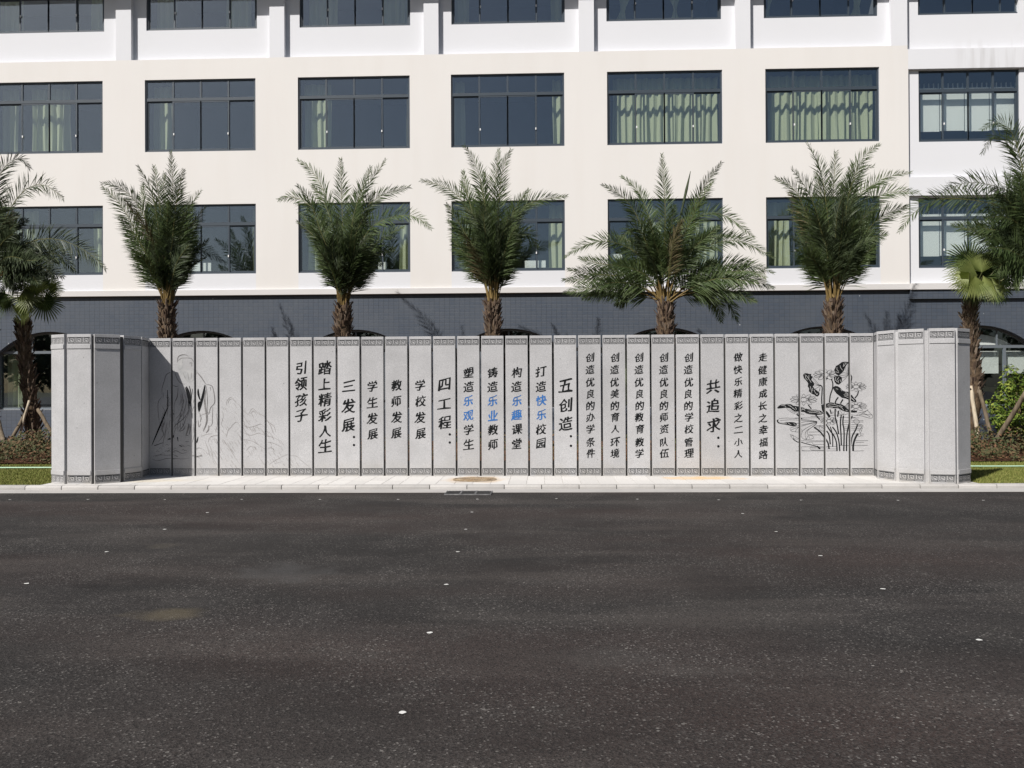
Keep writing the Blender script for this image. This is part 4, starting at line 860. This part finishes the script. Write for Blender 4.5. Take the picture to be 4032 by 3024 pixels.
palm('feather palm with five splayed tip fronds and one reaching right over a curtained window', PY, (1080, 580), 2.183, (590, 1400), [
 [(590,1350),(540,900),(450,450),(340,220),(200,110)], [(580,1350),(480,900),(370,580),(200,430),(35,450)], [(590,1350),(590,800),(580,450),(570,100)], [(600,1350),(640,900),(740,450),(960,110)],
 [(600,1350),(660,900),(740,600),(900,420),(1165,340)], [(600,1350),(690,950),(820,700),(1000,600),(1200,590),(1350,700)], [(600,1350),(640,900),(690,550),(830,170)], [(580,1350),(500,1000),(390,700),(300,450),(200,330)],
 [(600,1350),(700,1050),(850,850),(1000,740),(1120,680)], [(580,1350),(480,1000),(380,750),(220,560)], [(600,1350),(720,1050),(850,900),(1030,880)], [(580,1350),(500,1050),(430,850),(300,680)], [(600,1350),(680,950),(780,560),(860,390)],
 [(580,1350),(520,1100),(470,1000),(400,900)], [(600,1350),(690,1150),(780,1000),(880,960)], [(590,1350),(540,850),(440,500),(330,330)]], .42, 2, 30, spread=.56, coreh=(1.3, 2.7))
palm('feather palm whose right frond stretches level across a half curtained window', PY, (1640, 560), 2.127, (640, 1380), [
 [(640,1340),(610,900),(570,500),(500,200),(400,30)], [(650,1340),(660,900),(650,500),(690,60)], [(650,1340),(670,900),(690,500),(720,230),(790,60)], [(630,1340),(560,900),(400,520),(250,380),(40,320)],
 [(640,1340),(540,850),(430,450),(390,240)], [(650,1340),(720,900),(820,620),(970,500),(1260,450)], [(650,1340),(720,850),(820,560),(940,400)], [(650,1340),(720,1000),(820,790),(930,770),(1015,880)],
 [(630,1340),(540,1000),(400,750),(250,520)], [(630,1340),(540,1100),(400,850),(270,650)], [(650,1340),(720,1100),(800,930),(880,720)], [(630,1340),(560,1150),(450,980),(300,820)], [(640,1340),(620,900),(560,500),(570,250)],
 [(650,1340),(700,1150),(760,1000),(830,900)], [(640,1340),(560,900),(480,600),(380,330)]], .42, 3, 30, spread=.54, coreh=(1.5, 2.9))
wide = palm('widest feather palm with open arching fronds drooping low on both sides', PY, (2180, 580), 2.183, (960, 1370), [
 [(960,1300),(940,1000),(960,600),(930,60)], [(970,1300),(1010,1000),(1150,650),(1300,330),(1440,130)], [(950,1300),(900,950),(820,600),(720,370),(580,250)], [(950,1300),(860,1000),(740,640),(600,430),(420,320)],
 [(970,1300),(1020,1000),(1120,750),(1300,570),(1500,600),(1720,770)], [(940,1320),(850,1050),(700,900),(500,810),(300,830),(90,950)], [(930,1320),(820,1130),(620,1030),(400,1000),(220,950)], [(930,1320),(800,1170),(600,1110),(350,1090),(120,1050)],
 [(920,1330),(780,1260),(600,1240),(350,1210),(90,1250)], [(920,1330),(780,1290),(650,1270),(540,1360)], [(930,1320),(830,1150),(650,1080),(400,1130),(80,1140)], [(950,1300),(840,950),(750,730),(660,700),(570,810)],
 [(980,1310),(1050,1100),(1200,920),(1400,820),(1620,810),(1890,950)], [(990,1320),(1080,1150),(1280,1070),(1500,1010),(1700,1020),(1890,1080)], [(1000,1330),(1100,1220),(1300,1150),(1600,1110),(1890,1210)], [(1000,1330),(1100,1270),(1280,1240),(1500,1230),(1740,1330)],
 [(1000,1330),(1100,1280),(1290,1250),(1400,1340),(1440,1500)], [(1000,1330),(1100,1270),(1300,1220),(1480,1290),(1580,1500)], [(980,1310),(1060,1080),(1200,870),(1420,680)], [(980,1310),(1040,1060),(1180,860),(1400,750),(1620,780)],
 [(970,1300),(1010,1000),(1120,760),(1240,500),(1370,290)], [(950,1300),(900,1050),(820,850),(650,790)], [(950,1310),(850,1150),(700,1050),(520,1010)], [(980,1310),(1080,1180),(1240,1060),(1420,990)],
 [(960,1300),(1000,1000),(1000,750),(1040,500)], [(950,1300),(900,1000),(860,800),(820,620)], [(960,1300),(930,1050),(900,900),(850,780)], [(990,1320),(1150,1200),(1350,1180),(1500,1250)], [(920,1330),(760,1200),(550,1160),(330,1200)], [(930,1320),(760,1210),(560,1210),(250,1300)],[(1000,1330),(1150,1230),(1400,1130),(1750,1160)],[(1000,1330),(1140,1180),(1380,1100),(1650,1060),(1820,1120)]], .37, 4, 6, rt=.215, spread=.9, coreh=(1.1, 2.2))
foot4 = wide.location; sp0 = atY(2180+1000/2.183, 580+1000/2.183, PY)-foot4; sp1 = atY(2180+1177/2.183, 580+205/2.183, PY)-foot4
mb = MB(); mb.tube([sp0, sp0.lerp(sp1, .4), sp0.lerp(sp1, .8), sp1], [.012, .018, .035, .006], M['frond'], 6); mb.obj('spear_leaf', wide)
palm('bushy feather palm beside the right end of the screen with tall forked tips', PY, (3020, 540), 2.073, (540, 1380), [
 [(530,1340),(520,900),(470,450),(430,250),(325,50)], [(540,1340),(540,900),(540,500),(560,120)], [(550,1340),(600,900),(680,450),(760,200),(915,60)], [(520,1340),(460,1000),(330,650),(220,420),(70,335)],
 [(530,1340),(480,950),(400,600),(310,400),(200,260)], [(550,1340),(620,900),(720,520),(860,390),(1000,320),(1175,290)], [(550,1340),(650,950),(800,620),(950,460),(1235,450)], [(550,1340),(660,1000),(800,780),(950,640),(1150,560)],
 [(550,1340),(660,1100),(750,870),(970,790)], [(550,1340),(620,900),(660,500),(740,290),(870,240)], [(520,1340),(440,1050),(340,850),(240,590)], [(520,1340),(440,1100),(350,970),(230,930)], [(560,1340),(660,1150),(750,1000),(890,890)],
 [(550,1340),(600,850),(640,500),(700,220)], [(530,1340),(500,850),(460,550),(400,290)], [(520,1340),(450,1150),(400,1050),(310,980)], [(550,1340),(640,1000),(760,700),(900,560)]], .46, 5, 30, rt=.22, spread=.62, coreh=(1.4, 2.9))
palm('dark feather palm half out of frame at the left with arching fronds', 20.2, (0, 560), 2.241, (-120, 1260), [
 [(-110,1200),(-80,700),(-20,330),(90,170),(190,150),(265,230)], [(-100,1200),(-20,850),(90,590),(220,420),(370,370),(480,430),(565,500)], [(-100,1200),(60,1020),(220,900),(400,850),(600,880),(800,990),(935,1120)],
 [(-100,1200),(60,1080),(230,1000),(400,970),(550,1010),(665,1140)], [(-100,1210),(60,1120),(230,1080),(380,1100),(480,1190)], [(-100,1200),(-20,950),(60,800),(150,740)], [(-110,1200),(-60,800),(0,600),(60,480)], [(-100,1210),(80,1150),(250,1150),(340,1260)],
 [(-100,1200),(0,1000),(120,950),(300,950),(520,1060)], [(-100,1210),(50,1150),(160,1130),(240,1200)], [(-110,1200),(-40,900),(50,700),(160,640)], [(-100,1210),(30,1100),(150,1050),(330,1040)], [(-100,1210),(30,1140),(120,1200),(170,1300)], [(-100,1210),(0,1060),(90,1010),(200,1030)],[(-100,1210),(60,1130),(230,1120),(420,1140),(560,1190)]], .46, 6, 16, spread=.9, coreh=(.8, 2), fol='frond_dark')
palm('dark feather palm half out of frame at the right with long level fronds', 19.8, (3500, 420), 1.885, (1130, 1240), [
 [(1120,1200),(1060,800),(990,450),(920,200),(810,110),(690,170)], [(1120,1200),(1040,700),(960,400),(850,240),(760,230),(690,345)], [(1120,1200),(1020,850),(900,640),(700,570),(540,570),(380,650)], [(1110,1200),(1000,900),(850,750),(600,690),(350,690),(180,790),(80,930)],
 [(1110,1210),(980,1070),(800,980),(620,920),(470,880)], [(1120,1200),(1040,850),(940,650),(860,490)], [(1110,1220),(1000,1120),(880,1060),(740,1040)], [(1110,1200),(980,900),(860,820),(700,830)], [(1120,1200),(1060,900),(960,760),(840,740)], [(1120,1200),(1080,800),(1010,600),(930,480)],
 [(1110,1210),(1000,1030),(860,930),(700,900),(640,850)], [(1110,1220),(980,1150),(860,1150),(790,1230)], [(1110,1200),(1000,850),(900,740),(740,680)], [(1120,1220),(1020,1180),(930,1230),(900,1330)], [(1120,1200),(1060,900),(1000,700),(960,500)], [(1110,1210),(980,1010),(900,960),(780,960)], [(1120,1220),(1040,1130),(950,1080),(860,1120)]], .48, 7, 16, spread=.9, coreh=(.8, 2.2), fol='frond')

# fan palms
def fan_leaf(par, foot, hub, base_, r_, nrm, up, m, seed, a0=-125, a1=125, n=34):
    q = random.Random(seed); hub = Vector(hub)-foot; base_ = Vector(base_)-foot; N_ = Vector(nrm).normalized(); U = Vector(up); U = (U-N_*U.dot(N_)).normalized(); S = U.cross(N_); mb = MB()
    mid = base_.lerp(hub, .5)+Vector((0, 0, .05)); mb.tube([base_-hub, mid-hub, Vector((0, 0, 0))], [.018, .013, .009], M['rachis'], 5)
    for i in range(n):
        a = R(a0+(a1-a0)*(i+.5)/n); da = R((a1-a0)/n)*.5; ll = r_*(1-.22*abs(a)/R(max(abs(a0), abs(a1))))*q.uniform(.9, 1.05)
        D = lambda b_: U*math.cos(b_)+S*math.sin(b_)
        j1 = .46; rd = N_*.02*(1 if i % 2 else -1); drop = Vector((0, 0, -q.uniform(.03, .16)*ll))
        p1, p2 = D(a-da)*ll*j1, D(a+da)*ll*j1; m_ = D(a)*ll*j1+rd; p3, p4 = D(a-da*.5)*ll*.8+N_*.01, D(a+da*.5)*ll*.8; tip = D(a)*ll+drop
        mb.arr([(0, 0, 0), p1, m_, p2, p3+drop*.35, p4+drop*.35, tip], [(0, 1, 2), (0, 2, 3), (1, 4, 5, 3, 2), (4, 6, 5)], m)
    o = mb.obj('fan_leaf', par); o.location = hub; return o
def fan_palm(label, Y, pathpx, leaves_, rt, seed):
    pts = [atY(x, y, Y) for x, y in pathpx]; foot = Vector((pts[-1].x, Y, PZ)); root = prop(empty('fan_palm', foot), label, 'palm tree', 'fan palms at the ends of the screen')
    tp = [p-foot for p in reversed(pts)]; trunk_part(root, [Vector((tp[0].x, 0, -.05))]+tp, (rt[0]*.85, rt[1]*.85), 480, seed, .13)
    for k, (hx, hy, dy, r_, nrm, up, mm, *rest) in enumerate(leaves_):
        a0, a1 = rest if rest else (-120, 120)
        fan_leaf(root, foot, atY(hx, hy, Y+dy), pts[0], r_, nrm, up, M[mm], seed*10+k, a0, a1)
    return root
fz1 = lambda a, b_: (a/2.241, 560+b_/2.241)
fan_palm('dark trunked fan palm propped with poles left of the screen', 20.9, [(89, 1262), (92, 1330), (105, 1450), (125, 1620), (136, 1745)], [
 (*fz1(300, 1350), -.5, .62, (.2, -1, .2), (-.9, 0, .5), 'fan'), (*fz1(385, 1400), -.3, .55, (.5, -1, -.1), (.3, 0, -1), 'fan_shaded', -150, 150), (*fz1(190, 1330), -.6, .6, (.3, -.7, .6), (.8, -.3, .4), 'fan', -60, 100), (*fz1(60, 1380), -.2, .6, (-.4, -1, 0), (-.6, 0, -.6), 'fan_shaded'),
 (*fz1(120, 1220), .1, .7, (-.2, -1, .2), (-.4, 0, 1), 'fan_shaded'), (*fz1(250, 1230), .2, .65, (.3, -1, .1), (.5, 0, 1), 'fan_shaded'), (*fz1(-40, 1280), 0, .65, (-.4, -1, .3), (-1, 0, .2), 'fan_shaded'), (*fz1(350, 1250), .3, .5, (.6, -.8, 0), (1, 0, .2), 'fan_shaded'), (*fz1(210, 1420), -.5, .55, (0, -1, .3), (-.1, 0, -1), 'fan', -70, 70), (*fz1(30, 1330), -.5, .55, (-.2, -.8, .5), (-.3, -.2, -1), 'fan_shaded', -90, 90), (*fz1(430, 1290), .2, .42, (.2, -1, .3), (1, 0, .1), 'fan', -80, 80)], (.22, .165), 8)
fz2 = lambda a, b_: (3500+a/1.885, 420+b_/1.885)
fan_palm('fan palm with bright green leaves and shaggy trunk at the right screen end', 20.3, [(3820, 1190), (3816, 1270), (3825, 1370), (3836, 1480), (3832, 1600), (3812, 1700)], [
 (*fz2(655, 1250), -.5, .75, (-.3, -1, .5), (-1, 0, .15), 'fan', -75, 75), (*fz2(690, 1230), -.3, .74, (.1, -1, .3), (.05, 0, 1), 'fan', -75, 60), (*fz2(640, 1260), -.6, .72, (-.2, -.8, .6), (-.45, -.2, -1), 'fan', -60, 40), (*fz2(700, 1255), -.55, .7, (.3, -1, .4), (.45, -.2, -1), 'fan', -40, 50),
 (*fz2(800, 1230), .1, .7, (.4, -1, 0), (1, 0, .1), 'fan_shaded'), (*fz2(760, 1160), .3, .7, (.2, -1, 0), (.5, 0, 1), 'fan_shaded'), (*fz2(600, 1160), .2, .68, (-.3, -1, .1), (-.7, 0, .8), 'fan_shaded'), (*fz2(880, 1200), -.1, .6, (.2, -1, .3), (.9, 0, .3), 'fan', -90, 90), (*fz2(920, 1160), .1, .6, (.2, -1, .1), (.5, 0, .9), 'fan_shaded'),
 (*fz2(640, 1290), -.2, .62, (-.1, -1, .1), (-.1, 0, -1), 'fan_shaded', -90, 90), (*fz2(780, 1300), -.1, .62, (.2, -1, 0), (.7, 0, -.8), 'fan_shaded', -90, 90), (*fz2(600, 1230), -.65, .55, (-.4, -.8, .5), (-.9, -.1, -.35), 'fan', -50, 50), (*fz2(760, 1270), -.6, .55, (.5, -.8, .4), (.8, -.1, -.6), 'fan', -45, 45), (*fz2(740, 1230), -.1, .6, (.2, -1, .2), (.3, 0, .4), 'fan_shaded', -170, 170), (*fz2(700, 1260), -.15, .55, (0, -1, .1), (0, 0, -1), 'fan_shaded', -170, 170), (*fz2(820, 1180), -.2, .6, (.4, -1, .3), (1, 0, .6), 'fan', -60, 60), (*fz2(960, 1220), -.4, .5, (.1, -1, .3), (.4, 0, .9), 'fan_dry', -70, 70)], (.2, .15), 9)

# ================================================================ trees across the road, seen in the window glass
P = []; N = []; wr = random.Random(21)
for k in range(46):
    cx_, cy_, h_ = -70+k*3.1+wr.uniform(-1, 1), -48+wr.uniform(-4, 3), wr.uniform(8, 11)
    for j in range(650):
        v = Vector((wr.gauss(0, 1), wr.gauss(0, 1), wr.gauss(0, 1))).normalized()*wr.uniform(.6, 1)
        P.append((cx_+v.x*2.3, cy_+v.y*2.3, h_*.56+v.z*h_*.44)); N.append(tuple(v))
prop(leaf_cloud('woodland', P, N, .5, M['frond_dark'], 0).obj('woodland'), 'dark belt of trees across the road', 'trees', kind='stuff')
# ================================================================ props, bush, hose, road fittings
def pole(label, a, b_, r0, r1, m):
    a, b_ = Vector(a), Vector(b_); o_ = a; n = 7; q = random.Random(int(a.x*100)); pts = [(a.lerp(b_, i/n)-o_)+Vector((q.uniform(-.008, .008), 0, q.uniform(-.008, .008))) for i in range(n+1)]
    mb = MB(); mb.tube(pts, [r0+(r1-r0)*i/n for i in range(n+1)], m, 9, .06); o = mb.obj('support_pole', smooth=True); o.location = o_; prop(o, label, 'pole', 'wooden poles propping the palms')
sx = lambda a, b_: (a/2.513, 1280+b_/2.513); s2 = lambda a, b_: (3720+a/2.183, 1200+b_/2.183)
def foot_on(x, y): return atZ(x, y, PZ)
pole('thick bark pole leaning in from the left edge with its foot in the ground cover', (lambda p: Vector((p.x, p.y, PZ-.05)))(foot_on(*sx(92, 1330))), atY(*sx(-60, 800), 19.3), .06, .045, M['pole'])
pole('bark pole slanting up right to the fan palm trunk left of the screen', Vector((atY(*sx(88, 1150), 20.3).x-.05, 20.2, PZ)), atY(*sx(275, 820), 20.75), .05, .04, M['pole'])
pole('bark pole slanting down from the fan palm trunk to behind the screen', Vector((atY(*sx(640, 1130), 20.4).x, 20.4, PZ)), atY(*sx(375, 835), 20.75), .05, .045, M['pole'])
pole('pale peeled pole close beside the right end of the screen', atY(*s2(292, 1170), 19.9), atY(*s2(222, 700), 20.2), .05, .045, M['pole_pale'])
pole('dark thin pole between the peeled pole and the green bush', atY(*s2(404, 1160), 19.9), atY(*s2(282, 660), 20.2), .05, .04, M['pole'])
pole('grey bark pole crossing in front of the green bush at the right edge', (lambda p: Vector((p.x, p.y, PZ-.03)))(foot_on(*s2(358, 1290))), atY(*s2(720, 720), 18.5), .06, .05, M['pole'])
pole('vertical thin stake standing behind the left fan palm trunk', Vector((atY(*sx(268, 1120), 21.1).x, 20.6, PZ)), atY(*sx(290, 745), 20.6), .03, .03, M['pole_pale'])

bc = atY(4045, 1585, 19.4); bush = prop(empty('green_bush', (bc.x, bc.y, PZ)), 'rounded bush with glossy yellow green leaves at the right edge', 'bush')
P = []; N = []; Rb = .82
lobes = []
for k in range(40):
    v = Vector((rnd.gauss(0, 1), rnd.gauss(0, 1), rnd.gauss(0, 1))).normalized(); lobes.append((v*rnd.uniform(.5, .95)*Rb, rnd.uniform(.14, .26)))
for k in range(5200):
    c, r_ = rnd.choice(lobes); v = Vector((rnd.gauss(0, 1), rnd.gauss(0, 1), rnd.gauss(0, 1))).normalized(); p = c+v*r_*rnd.uniform(.6, 1.05); P.append((p.x, p.y, p.z*1.05+(bc.z-PZ))); N.append(tuple(v*1.2))
leaf_cloud('foliage', P, N, .05, M['bush'], .6).obj('foliage', bush)
mb = MB()
for k in range(7):
    e = Vector((rnd.uniform(-.5, .5), rnd.uniform(-.5, .5), bc.z-PZ+rnd.uniform(-.1, .4))); mb.tube([(rnd.uniform(-.08, .08), rnd.uniform(-.08, .08), -.03), e*.5+Vector((0, 0, .1)), e], [.022, .016, .008], M['stem'], 6)
mb.obj('stems', bush)
hp = [(-14, 16.25), (-9.5, 16.3), (-8.2, 16.28), (-5, 16.35), (-2, 16.3), (1, 16.38), (4, 16.3), (7.3, 16.42), (8.6, 16.36), (13, 16.45)]
mb = MB(); mb.tube([(x, y, PZ+.025) for x, y in hp], .014, M['hose'], 8); prop(mb.obj('garden_hose', smooth=True), 'thin pale green hose lying across the lawn behind the screen', 'hose')
# manhole cover
mc = atZ(1869, 1888, PZ); mh = prop(empty('manhole_cover', (mc.x, mc.y, PZ+.004)), 'round rusty manhole cover in the pale pavement before the screen', 'manhole cover')
mb = MB(); mb.poly([(.335*math.cos(a*math.pi/24), .335*math.sin(a*math.pi/24), .0) for a in range(48)], M['rust'])
for k in range(48):
    a, b_ = k*math.pi/24, (k+1)*math.pi/24
    mb.poly([(.335*math.cos(a), .335*math.sin(a), -.01), (.335*math.cos(b_), .335*math.sin(b_), -.01), (.335*math.cos(b_), .335*math.sin(b_), 0), (.335*math.cos(a), .335*math.sin(a), 0)], M['rust'])
mb.obj('lid', mh); mb = MB()
for i in range(-6, 7):
    for j in range(-6, 7):
        x, y = i*.045, j*.045
        if math.hypot(x, y) < .29: mb.box(x-.015, x+.015, y-.009, y+.009, .0005, .006, M['rust'])
prop(mb.obj('raised_pattern', mh), kind='stuff'); mb = MB()
for k in range(48):
    a, b_ = k*math.pi/24, (k+1)*math.pi/24; q = lambda r_, t, z: (r_*math.cos(t), r_*math.sin(t), z)
    mb.poly([q(.345, a, .005), q(.345, b_, .005), q(.38, b_, .005), q(.38, a, .005)][::-1], M['rust'])
mb.obj('rim', mh)
# drain grate
d0, d1 = atZ(1752, 1949, 0), atZ(1930, 1949, 0); dr = prop(empty('drain_grate', (d0.x, d0.y, .008)), 'dark three part drain grate set in the gutter by the kerb', 'drain grate')
wd = d1.x-d0.x; dep = atZ(1850, 1936, 0).y-d0.y
mb = MB(); mb.box(0, wd, 0, dep, -.01, .002, M['iron']); mb.obj('tray', dr)
mb = MB(); mb.box(-.012, 0, -.01, dep+.01, -.01, .010, M['band_worn']); mb.box(wd, wd+.012, -.01, dep+.01, -.01, .010, M['band_worn']); mb.box(.001, wd-.001, -.009, -.001, -.01, .009, M['band_worn'])
for k in (1, 2): mb.box(wd*k/3-.012, wd*k/3+.012, .002, dep-.002, .0025, .012, M['band_worn'])
mb.obj('frame', dr)
for k in range(3):
    mb = MB()
    for j in range(9): x = wd*k/3+.025+j*(wd/3-.05)/8; mb.box(x-.006, x+.006, .005, dep-.005, .0025, .009, M['iron'])
    mb.obj('grate_bar_set', dr)
# white survey dabs on the asphalt
zz3 = [(42,128),(380,127),(712,128),(1045,127),(1382,127),(1720,127),(2062,126),(895,184),(711,256),(460,353),(115,490),(1738,1046),(1857,702),(1928,494),(1978,353),(2012,256),(2039,182)]
zz4 = [(192,124),(541,126),(893,129),(1248,130),(1668,131),(2036,131),(997,188),(1141,266),(1333,370),(1603,513),(2018,733)]
for (a, b_) in [(x/1.0972, 1850+y/1.0972) for x, y in zz3]+[(2016+x/1.0972, 1850+y/1.0972) for x, y in zz4]:
    p = atZ(a, b_, .006); mb = MB(); n = 9; wd = .019+.003*rnd.random()
    mb.poly([(wd*(1+rnd.uniform(-.25, .25))*math.cos(k*2*math.pi/n), wd*.9*(1+rnd.uniform(-.25, .25))*math.sin(k*2*math.pi/n), 0) for k in range(n)], M['mark'])
    o = mb.obj('paint_mark', road); o.location = (p.x, p.y, .005)
